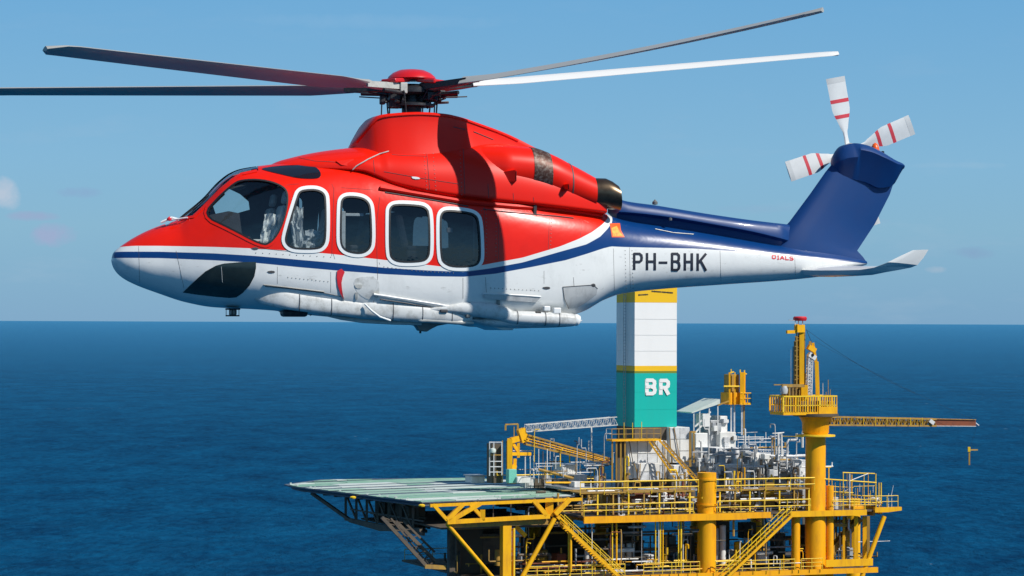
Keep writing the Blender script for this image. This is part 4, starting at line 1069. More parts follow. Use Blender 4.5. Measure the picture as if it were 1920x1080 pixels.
# upper walkway with long yellow hand rails at the front
UA0, UA1 = a_of(1090), a_of(1530)
deck('upper_walkway', m_yold, UA0, a_of(1305), .4, 3.0, ZU-.75, .12)
deck('upper_walkway', m_yold, a_of(1348), UA1-.5, .4, 3.0, ZU-.75, .12)
deck('process_deck', m_pgrey, UA0+3, UA1+.5, 7, 24, ZU-1.0, .25)
railing(W(UA0,.3,ZU-1.0), W(a_of(1312),.3,ZU-1.0), 1.3, 2.6, r=.085, mids=1)
railing(W(a_of(1345),.3,ZU-1.0), W(UA1,.3,ZU-1.0), 1.3, 2.6, r=.085, mids=1)
for k in range(16):
    a = UA0 + .3 + k*(UA1-UA0)/15.5; mb = MB(); abox(mb, a-.07, a+.07, .5, .64, ZM, ZU-.8); mb.build('walkway_post', m_yrail if k % 2 else m_yold, plat)
    if k % 2 == 0: mb = MB(); abox(mb, a-.1, a+.1, 6.9, 7.1, ZM, ZU-1.2); mb.build('walkway_post', m_yold, plat)

# ---- stairs between the decks
def stair(x0, y0, x1, y1, b, wdt=1.1, m=m_yrail):
    p, q = PW(x0, y0, b), PW(x1, y1, b); L = (q-p).length; n = int(L/.32)
    mb = MB(); mb.bar(p, q, .08, .28); mb.bar(p+ub*wdt, q+ub*wdt, .08, .28)
    o = mb.build('staircase', m_yel, plat)
    t = MB()
    for k in range(n+1):
        c = p.lerp(q, k/n); t.box((-.13, 0, -.02), (.13, wdt, .02), PR, c)
    t.build('stair_tread', m_yold, o)
    for s_ in (0, wdt):
        h = MB().tube([p+ub*s_+UZ*1.05, q+ub*s_+UZ*1.05], .045, 5).tube([p+ub*s_+UZ*.55, q+ub*s_+UZ*.55], .035, 5)
        for k in range(0, n+1, 4): c = p.lerp(q, k/n)+ub*s_; h.bar(c, c+UZ*1.05, .05)
        h.build('handrail', m, o)
stair(1058, 985, 1172, 1092, -.9); stair(1484, 968, 1352, 1094, -.9)
pbeam('stair_hanger', 1070, 990, -.5, 1070, 1072, -.5, .28, m_yel); pbeam('stair_hanger', 1066, 985, -.3, 1066, 1072, -.3, .12, m_yrail)
for x, w_, m in ((1148,.16,m_yrail),(1156,.2,m_yel),(1229,.14,m_yrail),(1235,.12,m_pwhite),(1238,.18,m_yrail),(1243,.14,m_yel),(1272,.14,m_yrail),(1277,.2,m_yrail),(1110,.1,m_pwhite),(1203,.08,m_pgrey)):
    pbeam('riser_pipe', x, 975, .8, x, 1062, .8, w_, m)

# ---- the shaded space between the decks: machinery, tanks, screens
und = thing('machinery_level', 'shaded machinery, tanks and pipework packed between the two yellow decks of the platform', 'machinery', W(10, 12, ZL))
def in_under(name, px, py0, py1, wpx, b, m, kind='box', d=1.5):
    p = PW(px, py1, b); q = PW(px+wpx, py0, b); a0, _, z0 = abz(p); a1, _, z1 = abz(q)
    z0 = max(z0, ZL+.02)
    if kind == 'box': mb = MB(); abox(mb, a0, a1, b, b+d, z0, z1); return mb.build(name, m, und, bevel=.04)
    r = (a1-a0)/2; c = W((a0+a1)/2, b+r, 0)
    return MB().lathe(V((c.x, c.y, 0)), [(0, z0), (r, z0+.05), (r, z1-.25*r), (r*.8, z1-.06), (0, z1)], 16).build(name, m, und)
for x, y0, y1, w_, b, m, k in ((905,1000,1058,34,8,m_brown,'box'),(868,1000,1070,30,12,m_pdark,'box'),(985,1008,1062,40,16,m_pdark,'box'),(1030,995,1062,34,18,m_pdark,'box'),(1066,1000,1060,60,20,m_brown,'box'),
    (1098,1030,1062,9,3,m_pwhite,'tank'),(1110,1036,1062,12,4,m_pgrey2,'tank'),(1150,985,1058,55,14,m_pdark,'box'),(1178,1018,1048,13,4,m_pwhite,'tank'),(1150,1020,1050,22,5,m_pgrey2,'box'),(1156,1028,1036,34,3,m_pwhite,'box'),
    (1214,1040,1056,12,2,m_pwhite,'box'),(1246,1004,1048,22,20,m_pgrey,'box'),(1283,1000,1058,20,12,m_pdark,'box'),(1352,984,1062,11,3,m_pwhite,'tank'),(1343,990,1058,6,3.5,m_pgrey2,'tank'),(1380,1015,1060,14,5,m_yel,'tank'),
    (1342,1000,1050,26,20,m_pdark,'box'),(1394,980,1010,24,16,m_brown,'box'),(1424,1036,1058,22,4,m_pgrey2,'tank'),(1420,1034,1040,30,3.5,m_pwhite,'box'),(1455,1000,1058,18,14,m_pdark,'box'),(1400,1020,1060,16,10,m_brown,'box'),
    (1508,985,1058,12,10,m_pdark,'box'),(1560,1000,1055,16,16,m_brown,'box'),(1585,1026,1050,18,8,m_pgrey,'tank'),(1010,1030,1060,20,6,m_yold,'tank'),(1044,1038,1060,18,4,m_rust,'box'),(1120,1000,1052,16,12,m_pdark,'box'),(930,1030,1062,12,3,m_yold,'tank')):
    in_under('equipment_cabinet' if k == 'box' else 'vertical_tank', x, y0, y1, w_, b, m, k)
def pipe_run(th, x0, x1, y0, y1, b0, b1, n, mats, r0, r1, seed, vert=.45, name='pipe'):
    r = random.Random(seed)
    for k in range(n):
        x, y, b = r.uniform(x0, x1), r.uniform(y0, y1), r.uniform(b0, b1); m = r.choice(mats); R_ = r.uniform(r0, r1)
        p = PW(x, y, b); a, bb, z = abz(p); pts = [p]
        L = r.uniform(1.0, 4.5)
        if r.random() < vert: q = p + UZ*L*.8*r.choice((1,-1)); pts += [q]; 
        else: q = p + ua*L*r.choice((1,-1)); pts += [q]
        e = ua if r.random() < .5 else ub
        pts += [q + e*r.uniform(-1, 1)*1.2]
        if r.random() < .5: pts += [pts[-1] + UZ*r.uniform(-1.2, 1.2)]
        lo = abz(PW(x, y1+14, b))[2]
        pts = [V((c.x, c.y, max(c.z, lo))) for c in pts]
        # soften the elbows
        s_ = [pts[0]]
        for i in range(1, len(pts)-1): s_ += [pts[i].lerp(pts[i-1], .12), pts[i].lerp(pts[i+1], .12)]
        s_ += [pts[-1]]
        s_ = [c for i, c in enumerate(s_) if i == 0 or (c - s_[i-1]).length > .02]
        if len(s_) > 1: MB().tube(s_, R_, 6).build(name, m, th)
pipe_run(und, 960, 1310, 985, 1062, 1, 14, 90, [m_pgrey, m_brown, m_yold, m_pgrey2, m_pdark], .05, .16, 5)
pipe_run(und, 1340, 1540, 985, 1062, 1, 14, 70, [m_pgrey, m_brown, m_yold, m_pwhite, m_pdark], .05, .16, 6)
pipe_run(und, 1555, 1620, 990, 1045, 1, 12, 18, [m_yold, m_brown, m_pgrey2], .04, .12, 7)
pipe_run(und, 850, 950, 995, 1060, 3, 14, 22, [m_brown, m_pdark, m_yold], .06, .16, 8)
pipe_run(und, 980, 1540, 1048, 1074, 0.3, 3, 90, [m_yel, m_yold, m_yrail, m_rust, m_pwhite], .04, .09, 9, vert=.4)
# added dark back panels that hide the sea and keep the level dark
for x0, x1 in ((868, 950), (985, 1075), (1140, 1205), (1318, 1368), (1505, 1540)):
    mb = MB(); abox(mb, a_of(x0, 23), a_of(x1, 23), 23, 23.1, ZL, ZM-.7); mb.build('backing_panel', m_pdark, und)

# ---- equipment on the main deck under the walkway
eq = thing('deck_plant', 'jumble of grey and brown pipes and skids behind the main deck rails', 'machinery', W(10, 8, ZM))
for k in range(80):
    x = rnd.uniform(1098, 1505); 
    if 1300 < x < 1345: continue
    b = rnd.uniform(2.5, 9); wd = rnd.uniform(.6, 2.2); h = rnd.uniform(.8, 2.3); m = rnd.choice([m_pgrey, m_brown, m_pgrey2, m_yold, m_pgrey, m_pwhite, m_yold])
    a = a_of(x, b)
    if rnd.random() < .55: mb = MB(); abox(mb, a, a+wd, b, b+wd*.8, ZM, ZM+h); mb.build('skid', m, eq, bevel=.04)
    else:
        c = W(a, b, 0); r_ = wd*.35
        if rnd.random() < .5: MB().lathe(V((c.x, c.y, 0)), [(0,ZM),(r_,ZM+.05),(r_,ZM+h-.3*r_),(r_*.7,ZM+h),(0,ZM+h)], 14).build('vessel', m, eq)
        else:
            p = V((c.x, c.y, ZM+.5+r_)); MB().tube([p, p+ua*.1, p+ua*wd*1.3, p+ua*(wd*1.3+.12)], [r_*.6, r_, r_, r_*.6], 12).build('vessel', m, eq)
pipe_run(eq, 1098, 1300, 915, 955, .8, 8, 120, [m_pgrey, m_brown, m_yold, m_yold, m_pgrey2, m_rust, m_yrail, m_pwhite], .04, .12, 12)
pipe_run(eq, 1348, 1512, 915, 955, .8, 8, 120, [m_pgrey, m_brown, m_yold, m_yold, m_pgrey2, m_yel, m_yrail, m_pwhite], .04, .12, 13)
pipe_run(eq, 1098, 1510, 948, 962, .4, 2, 40, [m_yold, m_rust, m_yrail, m_pwhite], .04, .08, 14, vert=.3)
mb = MB(); abox(mb, a_of(1350,12), a_of(1500,12), 12, 12.1, ZM, ZU-1.3); mb.build('backing_panel', m_yold, eq)  # added backing that fills the dark gap under the walkway
mb = MB(); abox(mb, a_of(1110,12), a_of(1300,12), 12, 12.1, ZM, ZU-1.3); mb.build('backing_panel', m_yold, eq)
pbeam('support_tower', 1443, 905, 4, 1443, 960, 4, .9, m_yold, eq, False)

# ================================================================ HELIDECK
HZ = 37.0
pad = thing('helideck', 'octagonal landing deck of pale green and white planks jutting out left of the platform', 'helipad', at_z(830, 920, HZ))
ol_px = [(792,941),(1078,929),(1100,915),(1010,902),(870,896.5),(610,899.5),(543,908.5),(560,913)]
ol = [at_z(x, y, HZ) for x, y in ol_px]
cen_ = sum(ol, V((0,0,0)))/len(ol)
du = (ol[1]-ol[0]).normalized(); dv = UZ.cross(du)
ol2 = [((p-ol[0]).dot(du), (p-ol[0]).dot(dv)) for p in ol]
def clip(poly, v0, v1):
    def cut(pl, s_, c_):
        q = []
        for i in range(len(pl)):
            a, b = pl[i], pl[(i+1) % len(pl)]; da, db = s_*(a[1]-c_), s_*(b[1]-c_)
            if da >= 0: q.append(a)
            if da*db < 0: t = da/(da-db); q.append((a[0]+(b[0]-a[0])*t, a[1]+(b[1]-a[1])*t))
        return q
    return cut(cut(poly, 1, v0), -1, v1)
def clipu(poly, u0, u1):
    return [(b, a) for a, b in clip([(b, a) for a, b in poly], u0, u1)]
vmax = max(b for a, b in ol2); v = 0.35; k = 0; rp = random.Random(3)
pm = [m_net, m_green, m_wplank, m_green2, m_green, m_wplank, m_green2, m_green, m_wplank, m_wplank, m_green, m_green2, m_wplank, m_green, m_green2, m_wplank]
m_gap = mat('dark_deck_channel', (0.035, 0.06, 0.065), 0.7, var=0.6, vscale=1)
while v < vmax - .2:
    dark = k % 2 == 1; wd = rp.uniform(1.1, 1.9) if dark else rp.uniform(1.2, 2.6)
    strip = clip(ol2, v, min(v+wd-.06, vmax))
    m = rp.choice([m_gap, m_gap, m_net, m_green]) if dark else rp.choice([m_green, m_wplank, m_green2, m_green, m_green])
    if len(strip) > 2:
        us = [a for a, b in strip]; u0, u1 = min(us), max(us); cuts = sorted([u0, u1] + [u0 + (u1-u0)*rp.uniform(.1,.9) for _ in range(3)])
        for i in range(len(cuts)-1):
            pl = clipu(strip, cuts[i]+.04, cuts[i+1]-.04)
            if len(pl) < 3 or cuts[i+1]-cuts[i] < .4: continue
            zt = HZ + (rp.uniform(-.02, -.01) if dark else rp.uniform(.0, .045))
            mb = MB().prism([ol[0] + du*a + dv*b + UZ*(zt-ol[0].z) for a, b in pl], (0,0,-.15)); mb.build('deck_plank', m if dark and rp.random() < .85 else rp.choice([m, m, m_green2, m_wplank]), pad)
    v += wd; k += 1
MB().prism([p - UZ*.28 for p in [cen_ + (q-cen_)*.985 for q in ol]], (0,0,-.22)).build('deck_frame', m_net, pad)
# sloping safety net frame all round
nt_ = MB(); n = len(ol)
for i in range(n):
    a, b = ol[i], ol[(i+1) % n]; ao = a + (a-cen_).normalized()*.6 + UZ*.08; bo_ = b + (b-cen_).normalized()*.6 + UZ*.08
    nt_.hexa([a-UZ*.28, b-UZ*.28, bo_-UZ*.18, ao-UZ*.18, a-UZ*.16, b-UZ*.16, bo_-UZ*.06, ao-UZ*.06])
nt_.build('safety_net', m_net, pad)
for i, k in ((0,.0),(0,.33),(0,.66),(7,.5),(1,.2),(0,.9)):
    a, b = ol[i], ol[(i+1) % n]; p = a.lerp(b, k) + (a.lerp(b, k)-cen_).normalized()*.9 - UZ*.35
    MB().lathe(p, [(0,-.12),(.3,-.05),(.34,.08),(.2,.18),(0,.2)], 12).build('deck_light', m_yrail, pad)
for k in range(26):
    i = rnd.choice((0, 7, 6)); a, b = ol[i], ol[(i+1) % n]; p = a.lerp(b, rnd.random())
    MB().box((-.09,-.09,0),(.09,.09,.16), None, p + UZ*.08).build('edge_lamp', m_wplank, pad)
# the truss below
def hb(x0, y0, b0, x1, y1, b1, w_, m=m_yel, name='truss_member', rnd_=False): return pbeam(name, x0, y0, b0, x1, y1, b1, w_, m, pad, rnd_)
hb(838, 979, -.2, 1030, 968, -.2, .42)                # bottom chord, sunlit
hb(806, 948, -.2, 1090, 936, -.2, .30, m_yel)
for x0, y0, x1, y1, w_ in ((838,975,868,945,.42),(842,978,900,944,.42),(880,944,906,972,.34),(905,956,905,974,.5),(1000,938,1024,966,.42),(1040,964,1068,935,.5),(838,975,812,946,.34)): hb(x0,y0,-.2,x1,y1,-.2,w_)
hb(1030,934,.4,1030,968,.4,.8,m_yel); hb(958,940,.6,958,972,.6,.12,m_brown)
hb(925,941,.5,925,972,.5,.1,m_brown); 
hb(838, 982, 0, 925, 1084, 0, .40, m_yel, 'diagonal_brace', True); hb(1040, 972, -.2, 978, 1084, -.2, .48, m_yel, 'diagonal_brace', True)
hb(968, 988, 1.5, 985, 1005, 1.5, .4, m_yel); hb(1045,968,-.3,1062,985,-.3,.35,m_yel)
hb(840, 985, .5, 1040, 976, .5, .55, m_yold); hb(840, 990, 3, 1050, 982, 3, .4, m_yold)
# dark cantilever on the left, its shade put into the brown steel colour
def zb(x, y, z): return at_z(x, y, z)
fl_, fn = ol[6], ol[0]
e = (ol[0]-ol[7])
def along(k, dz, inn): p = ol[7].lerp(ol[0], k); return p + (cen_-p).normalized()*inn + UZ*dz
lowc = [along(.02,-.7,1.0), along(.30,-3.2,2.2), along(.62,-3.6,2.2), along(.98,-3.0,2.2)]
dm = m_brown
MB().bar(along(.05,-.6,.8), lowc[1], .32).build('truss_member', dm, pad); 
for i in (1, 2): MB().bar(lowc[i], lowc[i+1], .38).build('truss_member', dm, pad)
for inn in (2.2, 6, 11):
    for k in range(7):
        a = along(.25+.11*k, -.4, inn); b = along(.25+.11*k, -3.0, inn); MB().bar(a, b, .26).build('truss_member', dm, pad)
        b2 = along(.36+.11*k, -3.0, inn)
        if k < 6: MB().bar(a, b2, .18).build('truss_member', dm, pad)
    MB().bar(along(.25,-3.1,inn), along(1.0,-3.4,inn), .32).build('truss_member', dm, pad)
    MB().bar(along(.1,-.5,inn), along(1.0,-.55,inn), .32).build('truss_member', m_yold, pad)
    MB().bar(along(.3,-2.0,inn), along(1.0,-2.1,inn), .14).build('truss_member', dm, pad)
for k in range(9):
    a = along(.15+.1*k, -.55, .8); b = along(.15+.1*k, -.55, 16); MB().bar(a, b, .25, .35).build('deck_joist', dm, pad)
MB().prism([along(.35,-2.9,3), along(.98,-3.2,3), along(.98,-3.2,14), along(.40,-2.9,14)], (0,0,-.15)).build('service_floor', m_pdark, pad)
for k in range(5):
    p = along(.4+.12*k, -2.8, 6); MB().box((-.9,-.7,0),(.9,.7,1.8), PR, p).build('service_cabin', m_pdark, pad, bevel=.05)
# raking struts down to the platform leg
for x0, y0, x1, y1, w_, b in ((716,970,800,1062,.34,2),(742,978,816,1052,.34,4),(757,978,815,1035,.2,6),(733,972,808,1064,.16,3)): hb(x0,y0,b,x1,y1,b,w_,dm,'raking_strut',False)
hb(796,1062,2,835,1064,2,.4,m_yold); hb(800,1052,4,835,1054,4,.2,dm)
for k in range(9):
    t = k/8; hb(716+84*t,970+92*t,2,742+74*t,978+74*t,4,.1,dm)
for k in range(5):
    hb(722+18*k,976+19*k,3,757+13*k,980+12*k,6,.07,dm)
mb = MB(); abox(mb, a_of(842,8), a_of(905,8), 8, 8.2, ZL-1, ZM-1.6); mb.build('wall_panel', m_pdark, pad)
for x in (1000, 1022, 1044): pass

# ================================================================ THINGS ON DECK
def pbox(name, label, cat, x0, y0, x1, y1, b, d, m, group=None, ribs=0, roof=None):
    """a cabin or box standing at depth b, its front corners at photograph pixels"""
    p, q = abz(PW(x0, y1, b)), abz(PW(x1, y0, b)); o = thing(name, label, cat, W((p[0]+q[0])/2, b+d/2, p[2]), group)
    mb = MB(); abox(mb, p[0], q[0], b, b+d, p[2], q[2]); mb.build('body', m, o, bevel=.04)
    for k in range(ribs):
        a = p[0] + (q[0]-p[0])*(k+.5)/ribs; mb = MB(); abox(mb, a-.05, a+.05, b-.05, b-.005, p[2]+.05, q[2]-.05); mb.build('rib', m, o)
    if roof: mb = MB(); abox(mb, p[0]-.15, q[0]+.15, b-.15, b+d+.15, q[2]+.003, q[2]+.12); mb.build('roof', roof, o)
    return o, p, q

# ---- the signed tower
TB = 12.0; pT = PW(1190, 700, TB); aT = abz(pT)[0]; TWd = 4.92
tw = thing('signed_tower', 'tall square tower in white, yellow and teal with white letters BR', 'tower', W(aT+TWd/2, TB+TWd/2, ZU))
zt_ = lambda y: abz(PW(1190, y, TB))[2]
bands = [(520,567,'yellow_band',m_tyel,.0),(567,686,'white_section',m_twhite,-.012),(686,696,'yellow_band',m_tyel,.0),(696,700,'olive_band',m_olive,-.012),(700,801,'teal_section',m_teal,.0)]
for y0, y1, nm, m, g in bands:
    mb = MB(); abox(mb, aT-g*-1, aT+TWd+g, TB-g, TB+TWd+g, zt_(y1)+.001, zt_(y0)-.001); mb.build(nm, m, tw)
on_tower = lambda px, py, k=0: PW(px, py, TB-.03-k*.0015)
for it in (('B',1213,738,15,25),('R',1239,738.5,14,25)):
    text_mesh([it], 6.8, on_tower).build('sign_letter', m_plets, tw)
for y in (598, 628, 658, 735, 768):
    mb = MB(); abox(mb, aT-.016, aT+TWd+.016, TB-.016, TB+TWd+.016, zt_(y)-.006, zt_(y)+.006); mb.build('plate_seam', m_scuff if y < 686 else m_teal, tw)
ld_ = MB()
for b_ in (TB+1.9, TB+2.5): ld_.bar(W(aT-.22, b_, zt_(800)), W(aT-.22, b_, zt_(525)), .05)
for k in range(44): z = zt_(800)+k*.34; ld_.bar(W(aT-.22, TB+1.9, z), W(aT-.22, TB+2.5, z), .035)
ld_.build('ladder', m_pgrey, tw)
# faint writing on the yellow top band
mb = MB(); rt = random.Random(8)
for (xa, xb, yy, sl_) in ((1197,1215,553,-.05),(1222,1262,546,.08)):
    x = xa
    while x < xb:
        wq = rt.uniform(1.2, 2.4); y = yy + (x-xa)*sl_; h = rt.uniform(1.8, 3.0)
        mb.add([on_tower(x,y+h/2), on_tower(x+wq,y+h/2), on_tower(x+wq,y-h/2), on_tower(x,y-h/2)], [(0,1,2,3)]); x += wq + .5
mb.build('small_print', m_letter, tw)['kind'] = 'stuff'
mb = MB(); abox(mb, aT+.03, aT+TWd-.03, TB+.03, TB+TWd-.03, ZU-1.0, zt_(801)); mb.build('tower_base', m_brown, tw)

# ---- white modules at the tower's foot
def modules():
    spec = [('white_module','large white steel module right behind the foot of the teal tower','module',1255,801,1293,868,11.3,5,m_pwhite),
            ('white_module','white panelled block at the front right of the teal tower foot','module',1176,826,1250,898,10.5,1.3,m_pwhite),
            ('white_container','low white container in front of the tower foot blocks','container',1196,868,1238,901,9.0,1.2,m_pwhite),
            ('white_container','small white box standing beside the long diagonal struts','container',1262,872,1290,899,9.5,1.5,m_pwhite)]
    for nm, lb, ct, x0, y0, x1, y1, b, d, m in spec:
        o, p, q = pbox(nm, lb, ct, x0, y0, x1, y1, b, d, m)
        r = random.Random(x0)
        na = max(2, int((q[0]-p[0])/1.1)); nz = max(2, int((q[2]-p[2])/1.1))
        for i in range(na):
            for j in range(nz):
                a0 = p[0] + (q[0]-p[0])*i/na + .04; a1 = p[0] + (q[0]-p[0])*(i+1)/na - .04; z0 = p[2] + (q[2]-p[2])*j/nz + .04; z1 = p[2] + (q[2]-p[2])*(j+1)/nz - .04
                mb = MB(); abox(mb, a0, a1, b-.06-r.uniform(0,.10), b-.005, z0, z1); mb.build('wall_panel', r.choice([m, m, m, m_pgrey2]), o)
        for k in range(3):
            a = r.uniform(p[0], q[0]); MB().tube([W(a, b-.25, p[2]), W(a+r.uniform(-1,1), b-.25, q[2])], .05, 5).build('conduit', r.choice([m_yold, m_pgrey, m_brown]), o)
modules()
# walkway round the tower foot with legs
o = thing('tower_walkway', 'yellow railed walkway on dark legs wrapped around the left of the teal tower foot', 'walkway', PW(1165, 890, 10))
pa, pb = abz(PW(1146, 824, 9.5)), abz(PW(1238, 822, 9.5))
mb = MB(); abox(mb, pa[0], pb[0], 9.3, 10.8, pa[2]-.2, pa[2]); mb.build('walkway_floor', m_yel, o)
for x in (1148, 1156, 1164, 1172): pbeam('leg', x, 826, 9.6, x, 900, 9.6, .16, m_yold, o, False)
mb = MB(); abox(mb, abz(PW(1158,830,10.9))[0], abz(PW(1176,830,10.9))[0], 10.9, 11.5, ZU-1, pa[2]-.3); mb.build('riser_duct', m_pdark, o)
railing(W(pa[0],9.35,pa[2]), W(pb[0],9.35,pa[2]), 1.1, .8, m_yold, parent=o)
railing(W(pa[0],10.8,pa[2]), W(pa[0]+.01,9.35,pa[2]), 1.1, .8, m_pgrey2, parent=o)
for x in (1170, 1186, 1203): pbeam('floodlight_pole', x, 822, 9.3, x, 786+rnd.uniform(0,10), 9.3, .07, m_yrail, o)
for k, (x0, y0, x1, y1, w_, lb) in enumerate(((1217,828,1268,900,.42,'dark edged brown diagonal strut leaning from the tower walkway, left one'),(1236,826,1308,905,.42,'long yellow brown diagonal strut leaning from the tower walkway, right one'))):
    o = thing('diagonal_strut', lb, 'strut', PW(x1, y1, 7)); 
    p, q = PW(x0, y0, 8.5), PW(x1, y1, 7); MB().bar(p, q, .16, .16).build('chord', m_yel, o); MB().bar(p+ua*.45, q+ua*.45, .16, .16).build('chord', m_yold, o)
    for j in range(14): t = j/13; MB().bar(p.lerp(q, t), p.lerp(q, min(1, t+.06))+ua*.45, .07).build('lacing', m_brown if k == 0 else m_yold, o)

# ---- lattice boom helper: four chords with lacing
def lattice(o, p, q, w0, h0, w1, h1, n, m, mb_=None, r=.07, lr=.04, name='boom'):
    d = (q-p).normalized(); s_ = d.cross(UZ).normalized(); u_ = s_.cross(d).normalized()
    cs = [[c + s_*sx_*w_/2 + u_*sz*h_/2 for (c, w_, h_) in ((p, w0, h0), (q, w1, h1))] for sx_ in (-1,1) for sz in (-1,1)]
    for a, b in cs: MB().bar(a, b, r*2).build('chord', m, o)
    L = MB()
    for f0, f1 in ((0,1),(2,3),(0,2),(1,3)):
        for k in range(n):
            t0, t1 = k/n, (k+1)/n; a = cs[f0][0].lerp(cs[f0][1], t0); b = cs[f1][0].lerp(cs[f1][1], t1); 
            if k % 2: a = cs[f1][0].lerp(cs[f1][1], t0); b = cs[f0][0].lerp(cs[f0][1], t1)
            L.tube([a, b], lr, 4); L.tube([cs[f0][0].lerp(cs[f0][1], t0), cs[f1][0].lerp(cs[f1][1], t0)], lr, 4)
    L.build('lacing', mb_ or m, o)

# ---- left deck crane
o = thing('deck_crane', 'short yellow crane behind the helideck, its lattice boom sloping down towards the teal tower', 'crane', PW(965, 905, 16))
def cb(name, x0, y0, x1, y1, w_, m=m_yel, b0=16, b1=16, rd=False, par=None): return pbeam(name, x0, y0, b0, x1, y1, b1, w_, m, par or o, rd)
cb('mast', 956, 822, 956, 906, .55); cb('mast', 966, 860, 964, 906, .35); cb('mast', 972, 830, 972, 858, .3)
cb('strut', 958, 826, 972, 822, .6); cb('cross_beam', 954, 851, 995, 851, .35); cb('strut', 972, 848, 958, 826, .3); cb('strut', 964, 872, 958, 895, .5)
cb('mast_head', 976, 804, 984, 828, .8, m_yel); cb('mast_head', 978, 804, 983, 822, .5, m_yel2)
cb('frame_post', 964, 800, 964, 825, .1, m_yold); cb('frame_post', 948, 797, 948, 807, .2, m_yold); cb('frame_beam', 947, 796, 971, 795, .15, m_yold); cb('frame_post', 971, 795, 971, 808, .2, m_yold)
for x in (942, 950, 985, 994, 1001): cb('frame_post', x, 850 if x > 980 else 826, x, 905, .12, m_pgrey2 if x > 980 else m_yold)
cb('frame_beam', 962, 845, 1000, 845, .1, m_pgrey2)
lattice(o, PW(986, 824, 16), PW(1146, 866, 15), 1.0, 1.0, .7, .55, 16, m_yold, m_yold, .09, .05)
for k, dy in ((1, -2.5), (2, 2.5)): pbeam('chord', 986, 824+dy, 15.4, 1146, 866+dy*.5, 14.6, .10, m_yel, o)
# caged ladder tower beside it
o = thing('ladder_tower', 'grey open ladder tower beside the short yellow crane behind the helideck', 'scaffold', PW(930, 905, 16))
for x in (918, 926, 941): 
    for b in (16, 18): pbeam('post', x, 829, b, x, 892, b, .11, m_pgrey2, o, False)
for y in (829, 853, 865, 875, 885): pbeam('rung_beam', 917, y, 16, 942, y, 16, .09, m_pgrey2 if y != 853 else m_yold, o, False)
mb = MB(); abox(mb, abz(PW(922,850,17))[0], abz(PW(941,850,17))[0], 17, 18.5, abz(PW(930,906,17))[2], abz(PW(930,832,17))[2]); mb.build('duct', m_pdark, o)
MB().lathe(PW(924, 845, 15.8), [(0,-.25),(.3,-.2),(.35,0),(.3,.2),(0,.3)], 12).build('lamp', m_wplank, o)
# lattice gangway
o = thing('lattice_gangway', 'thin white lattice gangway rising from the yellow crane to the teal tower', 'gangway', PW(985, 803, 16))
lattice(o, PW(985, 803, 16), PW(1156, 789, 14), .9, .75, .9, .85, 26, m_pwhite, m_pgrey2, .045, .028)
# loose equipment along the back of the helideck
pbox('white_cabin', 'small white equipment cabin on the rear left edge of the helideck', 'cabin', 884, 893, 909, 906, 20, 2, m_pwhite, roof=m_pgrey)
pbox('mint_cabinet', 'mint green cabinet at the foot of the yellow deck crane', 'cabinet', 954, 880, 969, 906, 14.5, .9, m_minttank)
pbox('white_bench_box', 'long low white box on the helideck beside the mint cabinet', 'box', 970, 894, 995, 906, 14, 1.2, m_pwhite)
pbox('white_container', 'white container standing high behind the rear edge of the helideck', 'container', 1053, 873, 1082, 893, 16, 2.4, m_pwhite, ribs=6, roof=m_pgrey2)
pbox('cream_skid', 'cream coloured skid box right of the raised white container', 'skid', 1078, 890, 1101, 903, 14, 2, m_scuff, ribs=3)
pbox('cream_skid', 'lower pale box in front of the cream skid', 'skid', 1077, 903, 1096, 914, 12, 1.5, m_pwhite)
def tank(name, label, x0, y0, x1, y1, b, m, cat='tank'):
    p, q = abz(PW(x0, y1, b)), abz(PW(x1, y0, b)); r = (q[0]-p[0])/2; c = W((p[0]+q[0])/2, b, p[2]); o = thing(name, label, cat, c)
    h = q[2]-p[2]; MB().lathe(c, [(0,0),(r,.03),(r,h*.82),(r*.85,h*.94),(r*.4,h),(0,h)], 18).build('shell', m, o)
    MB().lathe(c+UZ*h*.5, [(r,-.06),(r*1.05,-.05),(r*1.05,.05),(r,.06)], 18, caps=False).build('hoop', m_pgrey, o)
    MB().tube([c+UZ*h*.7-ub*r, c+UZ*h*.7-ub*(r+.4), c+UZ*.1-ub*(r+.4)], .06, 6).build('outlet_pipe', m_pgrey2, o)
    return o
tank('storage_tank', 'pale domed tank left of the tower walkway legs', 1114, 890, 1131, 912, 13, m_pgrey2)
o = thing('back_pipework', 'thin pipes, masts and brown gear standing between the helideck and the teal tower', 'pipework', PW(1040, 900, 18))
pipe_run(o, 1000, 1150, 862, 900, 12, 20, 46, [m_yold, m_pgrey2, m_pgrey, m_brown, m_pwhite, m_yrail], .04, .09, 31, vert=.6)
for x, y0, m in ((1010,842,m_pgrey2),(1018,846,m_brown),(1026,842,m_pwhite),(1080,848,m_yold),(1108,872,m_pgrey2),(1023,865,m_yold)): pbeam('mast', x, y0, 15, x, 905, 15, .10, m, o)
pbeam('pipe', 1010, 880, 14, 1075, 897, 13, .3, m_yold, o); pbeam('pipe', 1023, 905, 12, 1070, 905, 12, .22, m_yel, o)
for k in range(8):
    x = 985 + k*18; h = rnd.uniform(6, 16); b = 17; p, q = abz(PW(x, 906, b)), abz(PW(x+rnd.uniform(8,18), 906-h, b)); mb = MB(); abox(mb, p[0], q[0], b, b+1.5, p[2]-.5, q[2]); mb.build('skid', rnd.choice([m_pgrey, m_brown, m_pdark, m_pgrey2]), o)
mb = MB(); abox(mb, a_of(960,18), a_of(1150,18), 14, 24, ZM+.9, ZM+1.1); mb.build('back_deck', m_brown, o)

